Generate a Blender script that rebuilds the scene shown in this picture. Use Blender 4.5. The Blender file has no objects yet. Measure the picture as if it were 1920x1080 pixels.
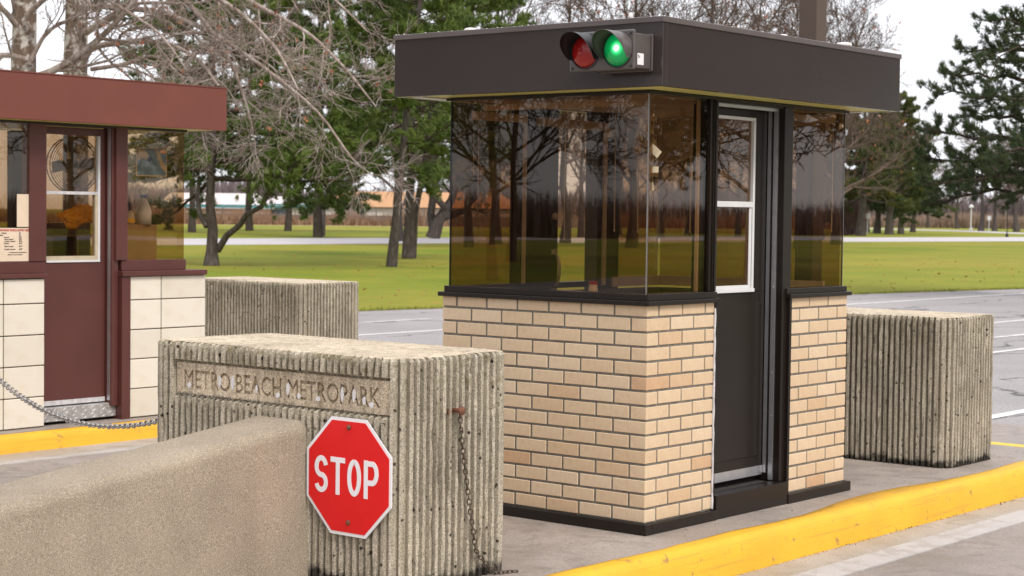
import bpy, bmesh, math, random
import numpy as np
from mathutils import Matrix, Vector

R = math.radians
scene = bpy.context.scene
COL = scene.collection
random.seed(7)
RNG = np.random.default_rng(11)

# ------------------------------------------------------------------ camera
CAM = np.array([4.7458, -6.7704, 1.4855])
YAW, PITCH, ROLL, FPX = 0.6866, -0.0410, 0.0123, 3386.2
cy, sy, cp, sp = math.cos(YAW), math.sin(YAW), math.cos(PITCH), math.sin(PITCH)
FW = np.array([-sy * cp, cy * cp, sp])
r0 = np.array([cy, sy, 0.0])
u0 = np.cross(r0, FW)
RT = math.cos(ROLL) * r0 + math.sin(ROLL) * u0
UP = -math.sin(ROLL) * r0 + math.cos(ROLL) * u0
cam_d = bpy.data.cameras.new('camera')
cam = bpy.data.objects.new('camera', cam_d)
COL.objects.link(cam)
m = Matrix.Identity(4)
for i in range(3):
    m[i][0], m[i][1], m[i][2], m[i][3] = RT[i], UP[i], -FW[i], CAM[i]
cam.matrix_world = m
cam_d.sensor_width = 36.0
cam_d.lens = FPX / 1920 * 36
cam_d.clip_start = 0.05
cam_d.clip_end = 5000
cam_d.dof.use_dof = True
cam_d.dof.focus_distance = 8.3
cam_d.dof.aperture_fstop = 7.5
scene.camera = cam

# ------------------------------------------------------------------ light
SUN_EL, SUN_AZ = 50.0, 108.0          # azimuth measured clockwise from +Y
world = bpy.data.worlds.new('World')
scene.world = world
world.use_nodes = True
wn, wl = world.node_tree.nodes, world.node_tree.links
wn.clear()
sky = wn.new('ShaderNodeTexSky')
sky.sky_type = 'NISHITA'
sky.sun_disc = False
sky.sun_elevation = R(SUN_EL)
sky.sun_rotation = R(SUN_AZ)
sky.air_density = 1.0
sky.dust_density = 3.0
mixw = wn.new('ShaderNodeMix')
mixw.data_type = 'RGBA'
mixw.inputs[0].default_value = 0.88          # closed cloud cover over the clear sky
mixw.inputs[7].default_value = (8.9, 8.95, 9.4, 1)
bgw = wn.new('ShaderNodeBackground')
bgw.inputs[1].default_value = 0.10
outw = wn.new('ShaderNodeOutputWorld')
wl.new(sky.outputs[0], mixw.inputs[6])
wl.new(mixw.outputs[2], bgw.inputs[0])
wl.new(bgw.outputs[0], outw.inputs[0])

sun_d = bpy.data.lights.new('sun', 'SUN')
sun_d.energy = 1.75
sun_d.angle = R(18)
sun_d.color = (1.0, 0.95, 0.88)
sun = bpy.data.objects.new('sun', sun_d)
COL.objects.link(sun)
sdir = Vector((math.sin(R(SUN_AZ)) * math.cos(R(SUN_EL)), math.cos(R(SUN_AZ)) * math.cos(R(SUN_EL)), math.sin(R(SUN_EL))))
sun.rotation_euler = sdir.to_track_quat('Z', 'Y').to_euler()
sun.location = (6, -10, 20)

vs = scene.view_settings
vs.view_transform = 'Standard'
vs.look = 'None'
vs.gamma = 1.0
vs.use_curve_mapping = False
vs.exposure = 0.6
scene.cycles.use_denoising = True
scene.cycles.max_bounces = 8
scene.cycles.transparent_max_bounces = 24
scene.cycles.caustics_reflective = False
scene.cycles.caustics_refractive = False

# ------------------------------------------------------------------ helpers
def ray(px, py):
    return FW + RT * (px - 960) / FPX - UP * (py - 540) / FPX
def at(px, py, dist):
    d = ray(px, py)
    return CAM + d * (dist / math.hypot(d[0], d[1]))
def ground(px, dist, z=-0.16):
    p = at(px, 400, dist)
    return np.array([p[0], p[1], z])

class MB:
    def __init__(s):
        s.v, s.f, s.n = [], [], 0
    def add(s, verts, faces):
        s.v.append(np.asarray(verts, float).reshape(-1, 3))
        n = s.n
        s.f += [tuple(i + n for i in f) for f in faces]
        s.n += len(s.v[-1])
        return s
    def box(s, x0, x1, y0, y1, z0, z1):
        s.add([(x0, y0, z0), (x1, y0, z0), (x1, y1, z0), (x0, y1, z0), (x0, y0, z1), (x1, y0, z1), (x1, y1, z1), (x0, y1, z1)],
              [(0, 3, 2, 1), (4, 5, 6, 7), (0, 1, 5, 4), (1, 2, 6, 5), (2, 3, 7, 6), (3, 0, 4, 7)])
        return s
    def bbox(s, x0, x1, y0, y1, z0, z1, b=.003):          # bevelled box, 44 triangles
        c = [(x0, x1), (y0, y1), (z0, z1)]
        idx = {}
        vs_ = []
        for sx in (0, 1):
            for sy_ in (0, 1):
                for sz in (0, 1):
                    for ax in range(3):
                        p = [0, 0, 0]
                        for k, sg in enumerate((sx, sy_, sz)):
                            p[k] = c[k][sg] + (0 if k == ax else (b if sg == 0 else -b))
                        idx[(sx, sy_, sz, ax)] = len(vs_)
                        vs_.append(p)
        fs = []
        for ax in range(3):
            a, bb = (ax + 1) % 3, (ax + 2) % 3
            for sg in (0, 1):
                q = []
                for (i, j) in ((0, 0), (1, 0), (1, 1), (0, 1)):
                    k = [0, 0, 0]; k[ax] = sg; k[a] = i; k[bb] = j
                    q.append(idx[(*k, ax)])
                fs.append(tuple(q) if sg else tuple(q[::-1]))
        for ax in range(3):                                # edges along ax
            a, bb = (ax + 1) % 3, (ax + 2) % 3
            for i in (0, 1):
                for j in (0, 1):
                    k0 = [0, 0, 0]; k0[a] = i; k0[bb] = j
                    k1 = list(k0); k1[ax] = 1
                    q = (idx[(*k0, a)], idx[(*k1, a)], idx[(*k1, bb)], idx[(*k0, bb)])
                    fs.append(q if i == j else q[::-1])
        for sx in (0, 1):
            for sy_ in (0, 1):
                for sz in (0, 1):
                    t = tuple(idx[(sx, sy_, sz, ax)] for ax in range(3))
                    fs.append(t if (sx + sy_ + sz) % 2 else t[::-1])
        return s.add(vs_, fs)
    def prism(s, poly, z0, z1, axis=2):                    # poly of 2D points extruded along axis
        n = len(poly)
        def P(a, b, c):
            return {2: (a, b, c), 1: (a, c, b), 0: (c, a, b)}[axis]
        v = [P(a, b, z0) for a, b in poly] + [P(a, b, z1) for a, b in poly]
        f = [tuple(range(n - 1, -1, -1)), tuple(range(n, 2 * n))] + [(i, (i + 1) % n, n + (i + 1) % n, n + i) for i in range(n)]
        return s.add(v, f)
    def tube(s, pts, rad, n=6, closed=False, caps=True):
        pts = np.asarray(pts, float)
        N = len(pts)
        rad = np.broadcast_to(np.asarray(rad, float), (N,))
        t = np.gradient(pts, axis=0) if not closed else np.roll(pts, -1, 0) - np.roll(pts, 1, 0)
        t /= np.linalg.norm(t, axis=1)[:, None] + 1e-9
        mt = np.abs(t.mean(0))
        ref = np.eye(3)[int(np.argmin(mt))]
        if closed:
            ref = np.linalg.svd(pts - pts.mean(0))[2][2]
        a = np.cross(t, ref)
        a /= np.linalg.norm(a, axis=1)[:, None] + 1e-9
        b = np.cross(t, a)
        ang = np.arange(n) * 2 * math.pi / n
        v = pts[:, None, :] + rad[:, None, None] * (np.cos(ang)[None, :, None] * a[:, None, :] + np.sin(ang)[None, :, None] * b[:, None, :])
        f = []
        for i in range(N if closed else N - 1):
            j = (i + 1) % N
            for k in range(n):
                l = (k + 1) % n
                f.append((i * n + k, i * n + l, j * n + l, j * n + k))
        if caps and not closed:
            f.append(tuple(range(n - 1, -1, -1)))
            f.append(tuple((N - 1) * n + k for k in range(n)))
        return s.add(v.reshape(-1, 3), f)
    def cyl(s, p0, p1, r, n=12, r2=None):
        return s.tube([p0, p1], [r, r if r2 is None else r2], n)
    def lathe(s, prof, c, n=16, axis='z'):
        v = []
        for r_, h in prof:
            for k in range(n):
                a = 2 * math.pi * k / n
                q = {'z': (r_ * math.cos(a), r_ * math.sin(a), h), 'y': (r_ * math.cos(a), h, r_ * math.sin(a)), 'x': (h, r_ * math.cos(a), r_ * math.sin(a))}[axis]
                v.append((c[0] + q[0], c[1] + q[1], c[2] + q[2]))
        f = []
        for i in range(len(prof) - 1):
            for k in range(n):
                l = (k + 1) % n
                f.append((i * n + k, i * n + l, (i + 1) * n + l, (i + 1) * n + k))
        f.append(tuple(range(n - 1, -1, -1)))
        f.append(tuple((len(prof) - 1) * n + k for k in range(n)))
        return s.add(v, f)
    def stroke(s, path, w, place, d):                      # flat ribbon of width w, place(u, v, depth) -> point
        path = np.asarray(path, float)
        t = np.gradient(path, axis=0)
        t /= np.linalg.norm(t, axis=1)[:, None]
        nrm = np.stack([-t[:, 1], t[:, 0]], 1) * w / 2
        L, Rr = path + nrm, path - nrm
        N = len(path)
        v = [place(*p, d) for p in L] + [place(*p, d) for p in Rr] + [place(*p, 0) for p in L] + [place(*p, 0) for p in Rr]
        f = []
        for i in range(N - 1):
            f += [(i, i + 1, N + i + 1, N + i), (i, 2 * N + i, 2 * N + i + 1, i + 1), (N + i, N + i + 1, 3 * N + i + 1, 3 * N + i)]
        f += [(0, N, 3 * N, 2 * N), (N - 1, 3 * N - 1, 4 * N - 1, 2 * N - 1)]
        return s.add(v, f)

WL = {}                                                    # world location of each object used as a parent
def mesh_from(name, mb, mat, off=(0, 0, 0), smooth=False):
    me = bpy.data.meshes.new(name)
    v = np.concatenate(mb.v) - np.asarray(off, float)
    me.from_pydata([tuple(p) for p in v], [], mb.f)
    me.update()
    if smooth:
        me.polygons.foreach_set('use_smooth', [True] * len(me.polygons))
    if mat:
        me.materials.append(mat)
    return me
def link(name, me, parent=None, loc=(0, 0, 0)):
    o = bpy.data.objects.new(name, me)
    COL.objects.link(o)
    o.location = loc
    if parent is not None:
        o.parent = parent
    WL[o.name] = np.asarray(loc, float) + (WL[parent.name] if parent is not None else 0)
    return o
def tag(o, label=None, cat=None, group=None, kind=None):
    if label: o['label'] = label
    if cat: o['category'] = cat
    if group: o['group'] = group
    if kind: o['kind'] = kind
    return o
def thing(name, loc, label, cat, group=None):
    return tag(link(name, None, None, loc), label, cat, group)
def part(name, mb, mat, parent, smooth=False, bevel=0, label=None, kind=None):
    off = WL[parent.name]
    o = link(name, mesh_from(name, mb, mat, off, smooth), parent)
    if bevel: bev(o, bevel)
    if label: o['label'] = label
    if kind: o['kind'] = kind
    return o
def solo(name, mb, mat, label, cat, group=None, loc=(0, 0, 0), smooth=False, bevel=0):
    o = link(name, mesh_from(name, mb, mat, loc, smooth), None, loc)
    if bevel: bev(o, bevel)
    return tag(o, label, cat, group)
def struct(name, mb, mat, bevel=0, smooth=False):
    o = link(name, mesh_from(name, mb, mat, (0, 0, 0), smooth))
    if bevel: bev(o, bevel)
    return tag(o, kind='structure')
def bev(o, w, seg=2):
    b = o.modifiers.new('bevel', 'BEVEL')
    b.width = w; b.segments = seg; b.limit_method = 'ANGLE'; b.angle_limit = R(40)
def inst(name, me, parent, loc):                           # shared mesh, world location
    return link(name, me, parent, np.asarray(loc, float) - WL[parent.name])
def fast_mesh(name, V, F, mat, off=(0, 0, 0)):             # V (n,3), F (m,3|4) numpy
    me = bpy.data.meshes.new(name)
    V = np.asarray(V, np.float32) - np.asarray(off, np.float32)
    k = F.shape[1]
    me.vertices.add(len(V)); me.vertices.foreach_set('co', V.ravel())
    me.loops.add(F.size); me.loops.foreach_set('vertex_index', F.ravel().astype(np.int32))
    me.polygons.add(len(F))
    me.polygons.foreach_set('loop_start', np.arange(0, F.size, k, dtype=np.int32))
    me.update(calc_edges=True)
    if mat: me.materials.append(mat)
    return me

def text_mb(txt, size, place, depth=0.001, sx=1.0, align='LEFT', bold=0.0):
    c = bpy.data.curves.new('txt', 'FONT')
    c.body = txt; c.size = size; c.align_x = align; c.extrude = 0.5; c.resolution_u = 3; c.offset = bold
    o = bpy.data.objects.new('txt', c)
    COL.objects.link(o)
    dg = bpy.context.evaluated_depsgraph_get()
    me = bpy.data.meshes.new_from_object(o.evaluated_get(dg))
    mb = MB()
    mb.add([place(v.co.x * sx, v.co.y, (v.co.z + .5) * depth) for v in me.vertices], [tuple(p.vertices) for p in me.polygons])
    bpy.data.objects.remove(o); bpy.data.curves.remove(c); bpy.data.meshes.remove(me)
    return mb

# ------------------------------------------------------------------ materials
class NT:
    def __init__(s, name):
        s.m = bpy.data.materials.new(name)
        s.m.use_nodes = True
        s.n, s.l = s.m.node_tree.nodes, s.m.node_tree.links
        s.b = s.n['Principled BSDF']
        s.tc = s.n.new('ShaderNodeTexCoord')
    def noise(s, scale, detail=4, rough=.55, coord='Object', vec=None, dist=0):
        t = s.n.new('ShaderNodeTexNoise')
        t.inputs['Scale'].default_value = scale; t.inputs['Detail'].default_value = detail
        t.inputs['Roughness'].default_value = rough; t.inputs['Distortion'].default_value = dist
        s.l.new(vec if vec is not None else s.tc.outputs[coord], t.inputs['Vector'])
        return t.outputs['Fac']
    def voro(s, scale, feature='F1', out='Distance', coord='Object'):
        t = s.n.new('ShaderNodeTexVoronoi')
        t.feature = feature
        t.inputs['Scale'].default_value = scale
        s.l.new(s.tc.outputs[coord], t.inputs['Vector'])
        return t.outputs[out]
    def stretch(s, sc, coord='Object'):
        mp = s.n.new('ShaderNodeMapping')
        mp.inputs['Scale'].default_value = sc
        s.l.new(s.tc.outputs[coord], mp.inputs['Vector'])
        return mp.outputs[0]
    def ramp(s, fac, stops):
        r = s.n.new('ShaderNodeValToRGB')
        e = r.color_ramp.elements
        while len(e) < len(stops): e.new(.5)
        for el, (p, c) in zip(e, stops):
            el.position = p
            el.color = (*c, 1) if isinstance(c, (tuple, list)) else (c, c, c, 1)
        s.l.new(fac, r.inputs[0])
        return r.outputs[0]
    def mix(s, fac, a, b, mode='MIX'):
        x = s.n.new('ShaderNodeMix'); x.data_type = 'RGBA'; x.blend_type = mode
        for i_, val in ((0, fac), (6, a), (7, b)):
            sock = x.inputs[i_]
            if isinstance(val, (int, float)): sock.default_value = val if i_ == 0 else (val, val, val, 1)
            elif isinstance(val, (tuple, list)): sock.default_value = (*val, 1)
            else: s.l.new(val, sock)
        return x.outputs[2]
    def math(s, op, a, b=0.0):
        x = s.n.new('ShaderNodeMath'); x.operation = op
        for i, val in enumerate((a, b)):
            if isinstance(val, (int, float)): x.inputs[i].default_value = val
            else: s.l.new(val, x.inputs[i])
        return x.outputs[0]
    def xyz(s, i, coord='Object'):
        x = s.n.new('ShaderNodeSeparateXYZ'); s.l.new(s.tc.outputs[coord], x.inputs[0]); return x.outputs[i]
    def col(s, c):
        if isinstance(c, (tuple, list)): s.b.inputs['Base Color'].default_value = (*c, 1)
        else: s.l.new(c, s.b.inputs['Base Color'])
        return s
    def rough(s, r):
        if isinstance(r, (int, float)): s.b.inputs['Roughness'].default_value = r
        else: s.l.new(r, s.b.inputs['Roughness'])
        return s
    def bump(s, h, strength=.3, dist=.01):
        b = s.n.new('ShaderNodeBump'); b.inputs['Strength'].default_value = strength; b.inputs['Distance'].default_value = dist
        s.l.new(h, b.inputs['Height']); s.l.new(b.outputs[0], s.b.inputs['Normal'])
        return s
    def set(s, **k):
        for a, v in k.items(): s.b.inputs[a.replace('_', ' ')].default_value = v
        return s
def sc3(c, f): return tuple(min(1, x * f) for x in c)
def plain(name, c, rough=.5, var=.12, scale=6, bump=0, bs=80, metal=0.0, spec=.5):
    t = NT(name)
    n = t.noise(scale, 5)
    t.col(t.ramp(n, [(.3, sc3(c, 1 - var)), (.7, sc3(c, 1 + var))])).rough(rough)
    t.set(Metallic=metal, Specular_IOR_Level=spec)
    if bump: t.bump(t.noise(bs, 3), bump, .004)
    return t.m

def concrete(name, c, pit=.68, scale=1.0, lichen=False, dark_base=False):
    t = NT(name)
    big = t.noise(3.2 * scale, 5, .6)
    base = t.ramp(big, [(.25, sc3(c, .74)), (.55, c), (.8, sc3(c, 1.22))])
    streak = t.noise(1.0, 5, .6, vec=t.stretch((30, 30, 1.6)))
    base = t.mix(t.ramp(streak, [(.44, 0.0), (.72, .8)]), base, sc3((c[0], c[1] * .93, c[2] * .8), .46))
    fine = t.noise(170 * scale, 2, .7)
    base = t.mix(.55, base, t.ramp(fine, [(.34, (.07, .055, .04)), (.5, (.5, .46, .38)), (.66, (.93, .88, .78))]), 'OVERLAY')
    v = t.voro(28 * scale)
    pits = t.ramp(v, [(.0, 1.0), (.17, 1.0), (.25, 0.0)])
    sel = t.ramp(t.noise(14 * scale, 2), [(pit - .18, 0.0), (pit - .1, 1.0)])
    pf = t.math('MULTIPLY', pits, sel)
    base = t.mix(pf, base, (.035, .028, .022))
    if lichen:
        ln = t.ramp(t.noise(24, 4, .65), [(.52, 0.0), (.66, .75)])
        zz = t.ramp(t.xyz(2), [(.55, 0.0), (.9, 1.0)])
        base = t.mix(t.math('MULTIPLY', ln, zz), base, (.16, .135, .06))
    if dark_base:
        z = t.math('ADD', t.math('MULTIPLY', t.xyz(2), 6.5), t.noise(16, 4, .7))
        base = t.mix(t.ramp(z, [(.62, .95), (.84, 0.0)]), base, (.022, .018, .015))
    t.col(base).rough(.9).set(Specular_IOR_Level=.25)
    h = t.mix(pf, t.noise(120 * scale, 3, .7), 0.0)
    t.bump(h, .55, .006)
    return t.m

M = {}
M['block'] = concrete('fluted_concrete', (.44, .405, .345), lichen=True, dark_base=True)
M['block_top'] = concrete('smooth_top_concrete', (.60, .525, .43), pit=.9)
M['panel'] = concrete('panel_concrete', (.56, .48, .385), pit=.9)
M['wedge'] = None
t = NT('exposed_aggregate')
n1 = t.noise(2.2, 5, .6); n2 = t.noise(210, 4, .85); n3 = t.voro(120)
base = t.ramp(n1, [(.3, (.265, .222, .17)), (.7, (.35, .295, .23))])
base = t.mix(.5, base, t.ramp(n2, [(.38, (.08, .065, .05)), (.5, (.5, .47, .42)), (.62, (1, .96, .9))]), 'OVERLAY')
base = t.mix(t.math('MULTIPLY', t.ramp(n3, [(.12, .7), (.24, 0.0)]), t.ramp(t.noise(150, 1), [(.46, 0.0), (.52, 1.0)])), base, (.74, .69, .61))
base = t.mix(t.ramp(t.noise(1.0, 4, .6, vec=t.stretch((8, 8, 1.2))), [(.5, 0.0), (.75, .22)]), base, (.17, .14, .105))
t.col(base).rough(.85).set(Specular_IOR_Level=.3)
t.bump(n2, .6, .004)
M['wedge'] = t.m

t = NT('road_asphalt')
n = t.noise(.35, 5, .6); f = t.noise(60, 2, .7)
base = t.ramp(n, [(.3, (.25, .232, .228)), (.7, (.335, .312, .31))])
base = t.mix(.5, base, t.ramp(f, [(.35, (.2, .2, .2)), (.5, (.5, .5, .5)), (.68, (.9, .88, .86))]), 'OVERLAY')
ck = t.n.new('ShaderNodeTexVoronoi'); ck.feature = 'DISTANCE_TO_EDGE'; ck.inputs['Scale'].default_value = 1.0
wv = t.n.new('ShaderNodeVectorMath'); wv.operation = 'ADD'
t.l.new(t.stretch((.55, .16, 1)), wv.inputs[0])
nw = t.n.new('ShaderNodeTexNoise'); nw.inputs['Scale'].default_value = 1.6; nw.inputs['Detail'].default_value = 4
t.l.new(t.tc.outputs['Object'], nw.inputs['Vector'])
ms = t.n.new('ShaderNodeVectorMath'); ms.operation = 'SCALE'; ms.inputs['Scale'].default_value = .35
t.l.new(nw.outputs['Color'], ms.inputs[0]); t.l.new(ms.outputs[0], wv.inputs[1]); t.l.new(wv.outputs[0], ck.inputs['Vector'])
crack = t.math('MULTIPLY', t.ramp(ck.outputs['Distance'], [(.006, .9), (.02, 0.0)]), t.ramp(t.noise(.8, 3), [(.42, 0.0), (.55, 1.0)]))
base = t.mix(crack, base, (.05, .047, .05))
t.col(base).rough(.85); t.bump(f, .3, .006)
M['asphalt'] = t.m

def pavement(name, c):
    t = NT(name)
    n = t.noise(1.3, 6, .62); f = t.noise(90, 2, .7)
    base = t.ramp(n, [(.25, sc3(c, .72)), (.5, c), (.75, sc3(c, 1.2))])
    st = t.noise(4.5, 5, .7, dist=1.2)
    base = t.mix(t.ramp(st, [(.5, 0.0), (.70, .6)]), base, sc3(c, .5))
    base = t.mix(t.ramp(t.noise(.7, 5, .7, dist=2.0), [(.56, 0.0), (.7, .45)]), base, sc3((c[0] * 1.05, c[1] * .95, c[2] * .85), .62))
    base = t.mix(.3, base, t.ramp(f, [(.35, .25), (.5, .5), (.66, .85)]), 'OVERLAY')
    t.col(base).rough(t.ramp(n, [(.35, .38), (.65, .8)])).set(Specular_IOR_Level=.4)
    t.bump(f, .2, .004)
    return t.m
M['pave'] = pavement('lane_concrete', (.285, .242, .215))
M['slab'] = pavement('island_concrete', (.31, .26, .225))
M['gutter'] = pavement('gutter_concrete', (.4, .35, .3))
M['path'] = plain('path_asphalt', (.46, .43, .44), .8, .08, .4)

def paint(name, c, wear, under, scale=9):
    t = NT(name)
    n = t.noise(scale, 6, .68)
    base = t.ramp(t.noise(3, 4), [(.3, sc3(c, .86)), (.7, c)])
    base = t.mix(t.ramp(t.noise(1.0, 5, .65, vec=t.stretch((14, 1.1, 40))), [(.54, 0.0), (.72, .42)]), base, sc3(under, .8))
    base = t.mix(t.ramp(n, [(wear, 0.0), (wear + .07, .85)]), base, under)
    t.col(base).rough(.6)
    t.bump(t.noise(70, 4, .7), .5, .008)
    return t.m
M['yellow'] = paint('kerb_yellow_paint', (.79, .43, .02), .61, (.26, .15, .06), 11)
M['white_line'] = paint('white_line_paint', (.52, .485, .465), .49, (.39, .35, .32), 3.5)
M['white_line2'] = paint('white_lane_paint', (.74, .72, .72), .57, (.3, .28, .27), 4)
M['yellow_line'] = paint('yellow_line_paint', (.8, .55, .05), .66, (.3, .25, .2), 5)

t = NT('lawn_grass')
n = t.noise(.16, 5, .6); n2 = t.noise(2.3, 4, .65); n3 = t.noise(1.0, 3, .6, vec=t.stretch((.09, .03, .1)))
base = t.ramp(n, [(.3, (.105, .165, .013)), (.5, (.175, .21, .018)), (.7, (.27, .25, .032))])
base = t.mix(t.ramp(n3, [(.4, 0.0), (.65, .8)]), base, (.28, .235, .035))
base = t.mix(t.ramp(n2, [(.45, 0.0), (.75, .35)]), base, (.10, .15, .016))
base = t.mix(.35, base, t.ramp(t.noise(26, 3, .7), [(.3, .2), (.5, .5), (.7, .8)]), 'OVERLAY')
t.col(base).rough(.9).set(Specular_IOR_Level=.15)
t.bump(t.noise(30, 3, .7), .6, .03)
M['grass'] = t.m
t = NT('grass_blade')
t.col(t.ramp(t.noise(.9, 3), [(.3, (.16, .21, .024)), (.5, (.24, .26, .04)), (.72, (.34, .29, .08))])).rough(.8).set(Specular_IOR_Level=.2)
M['blade'] = t.m

t = NT('buff_brick')
oi = t.n.new('ShaderNodeObjectInfo')
tone = t.ramp(oi.outputs['Random'], [(0, (.54, .33, .19)), (.03, (.57, .38, .225)), (.09, (.605, .44, .28)), (.6, (.625, .465, .305)), (1, (.66, .505, .345))])
g = t.noise(26, 4, .7)
tone = t.mix(.22, tone, t.ramp(g, [(.3, .3), (.5, .5), (.7, .7)]), 'OVERLAY')
sp_ = t.ramp(t.noise(190, 2, .6), [(.70, 0.0), (.76, .5)])
tone = t.mix(sp_, tone, (.2, .12, .07))
t.col(tone).rough(.55).set(Specular_IOR_Level=.35)
t.bump(t.noise(60, 4, .7), .12, .004)
M['brick'] = t.m
M['mortar'] = plain('grey_mortar', (.175, .16, .135), .95, .25, 30, .6, 180)
M['bronze'] = plain('bronze_painted_metal', (.0150, .0105, .0082), .30, .08, 2, .04, 300, spec=.3)
M['fascia'] = plain('bronze_fascia_metal', (.040, .031, .0285), .15, .07, 1.5, .05, 2.2, spec=.5)
M['fascia_flash'] = plain('bronze_flashing', (.10, .082, .078), .35, .1, 4)
M['soffit'] = plain('cream_soffit', (.66, .62, .2), .55, .04, 3)
M['alu'] = plain('aluminium_trim', (.62, .62, .64), .35, .08, 12, metal=.85)
M['seal'] = plain('grey_corner_seal', (.30, .29, .29), .3, .1, 12, metal=.6)
M['white_pvc'] = plain('white_window_frame', (.66, .65, .65), .35, .04, 12)
M['tan_trim'] = plain('tan_inside_trim', (.88, .80, .67), .5, .08, 12)
M['tan_plastic'] = plain('cream_plastic', (.86, .81, .70), .4, .06, 12)
M['tape'] = plain('masking_tape', (.66, .55, .38), .7, .2, 30)
M['dark'] = plain('dark_brown_interior', (.026, .02, .016), .5, .1, 4)
M['floor'] = plain('dark_rubber_floor', (.04, .036, .033), .7, .3, 40, .4)
M['caulk'] = plain('grey_caulk', (.55, .53, .54), .6, .2, 25, .4, 60)
M['maroon'] = plain('maroon_painted_metal', (.098, .031, .026), .38, .1, 3, .04, 200)
M['maroon_f'] = plain('maroon_fascia', (.165, .047, .032), .45, .08, 2.5, .03, 8)
t = NT('cream_glazed_tile')
oi = t.n.new('ShaderNodeObjectInfo')
tone = t.ramp(oi.outputs['Random'], [(0, (.68, .62, .52)), (1, (.77, .71, .61))])
tone = t.mix(t.ramp(t.noise(5, 6, .7, dist=.6), [(.5, 0.0), (.8, .45)]), tone, (.55, .42, .26))
tone = t.mix(t.ramp(t.noise(120, 2, .6), [(.7, 0.0), (.78, .5)]), tone, (.4, .3, .2))
t.col(tone).rough(.3)
M['tile'] = t.m
M['grout'] = plain('dark_grout', (.10, .08, .055), .9, .3, 30)
t = NT('diamond_plate')
t.col(t.ramp(t.noise(14, 5, .7), [(.3, (.42, .4, .39)), (.7, (.66, .65, .64))])).rough(.42).set(Metallic=.6)
M['plate'] = t.m
M['chain'] = plain('galvanised_chain', (.38, .36, .34), .42, .3, 60, metal=.8)
M['rust'] = plain('rusty_steel', (.15, .055, .03), .7, .5, 70, .5, 200)
M['red_sign'] = plain('red_sign_sheeting', (.70, .012, .014), .3, .05, 5, spec=.35)
M['white_sign'] = plain('white_sign_sheeting', (.80, .78, .80), .35, .04, 8)
M['black'] = plain('black_painted', (.012, .012, .013), .5, .1, 10)
M['ink'] = plain('black_ink', (.03, .025, .022), .8, .1, 10)
M['red_ink'] = plain('red_ink', (.42, .03, .02), .8, .1, 10)
M['paper'] = plain('cream_paper', (.70, .56, .42), .8, .05, 9)
M['signal_metal'] = plain('signal_bronze_metal', (.085, .072, .068), .36, .12, 9, spec=.5)
M['visor_in'] = plain('visor_black', (.02, .02, .02), .45, .1, 9)
M['card'] = plain('cardboard', (.30, .19, .09), .85, .1, 8)
M['orange'] = plain('orange_cloth', (.88, .38, .02), .8, .15, 14, .3, 40)
M['wood_dark'] = plain('brown_organiser', (.12, .075, .035), .6, .15, 8)
M['chrome'] = plain('chrome', (.88, .86, .83), .3, .03, 4, metal=.35)
M['blue'] = plain('blue_plastic', (.03, .06, .25), .4, .05, 6)
M['map_blue'] = plain('map_blue', (.16, .27, .42), .7, .3, 14)
M['map_tan'] = plain('map_tan', (.50, .42, .30), .7, .15, 14)
M['steel_brown'] = plain('brown_steel_column', (.085, .056, .040), .5, .1, 2)
t = NT('clear_lens_red'); t.col((.28, .008, .008)).rough(.12).bump(t.voro(90), .4, .003); M['lens_red'] = t.m

def glass_mat(name, tint, rough=0.0):
    t = NT(name)
    t.n.remove(t.b)
    out = t.n['Material Output']
    tr = t.n.new('ShaderNodeBsdfTransparent'); tr.inputs[0].default_value = (*tint, 1)
    gl = t.n.new('ShaderNodeBsdfGlossy'); gl.inputs['Roughness'].default_value = rough
    geo = t.n.new('ShaderNodeNewGeometry')
    ior = t.n.new('ShaderNodeMix'); ior.inputs[2].default_value = 1.52; ior.inputs[3].default_value = 1 / 1.52
    t.l.new(geo.outputs['Backfacing'], ior.inputs[0])
    fr = t.n.new('ShaderNodeFresnel'); t.l.new(ior.outputs[0], fr.inputs['IOR'])
    wob = t.n.new('ShaderNodeBump'); wob.inputs['Strength'].default_value = .02; wob.inputs['Distance'].default_value = .02
    t.l.new(t.noise(1.4, 1), wob.inputs['Height']); t.l.new(wob.outputs[0], gl.inputs['Normal'])
    mx = t.n.new('ShaderNodeMixShader')
    t.l.new(fr.outputs[0], mx.inputs[0]); t.l.new(tr.outputs[0], mx.inputs[1]); t.l.new(gl.outputs[0], mx.inputs[2])
    t.l.new(mx.outputs[0], out.inputs[0])
    return t.m
M['glass'] = glass_mat('bronze_tinted_glass', (.70, .605, .505))
M['clear'] = glass_mat('lightly_tinted_glass', (.86, .79, .69))

def bark(name, c, c2, patch=0.0):
    t = NT(name)
    n = t.noise(1.0, 6, .7, vec=t.stretch((14, 14, 3)))
    base = t.ramp(n, [(.3, sc3(c, .5)), (.5, c), (.72, c2)])
    if patch:
        base = t.mix(t.ramp(t.noise(5, 4, .6), [(.5, 0.0), (.58, patch)]), base, (.62, .58, .52))
    t.col(base).rough(.95).set(Specular_IOR_Level=.1)
    t.bump(n, .9, .03)
    return t.m
M['bark_pine'] = bark('pine_bark', (.085, .07, .06), (.165, .14, .125))
M['bark_grey'] = bark('grey_bark', (.085, .07, .066), (.15, .125, .115))
M['bark_syc'] = bark('sycamore_bark', (.16, .115, .085), (.26, .2, .155), .75)
M['twig_pale'] = bark('pale_twig_bark', (.30, .228, .19), (.52, .455, .415), .3)
M['twig'] = bark('brown_twig_bark', (.15, .108, .092), (.2, .155, .14))
M['twig_dark'] = bark('dark_limb_bark', (.06, .045, .035), (.1, .08, .06))
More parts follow.
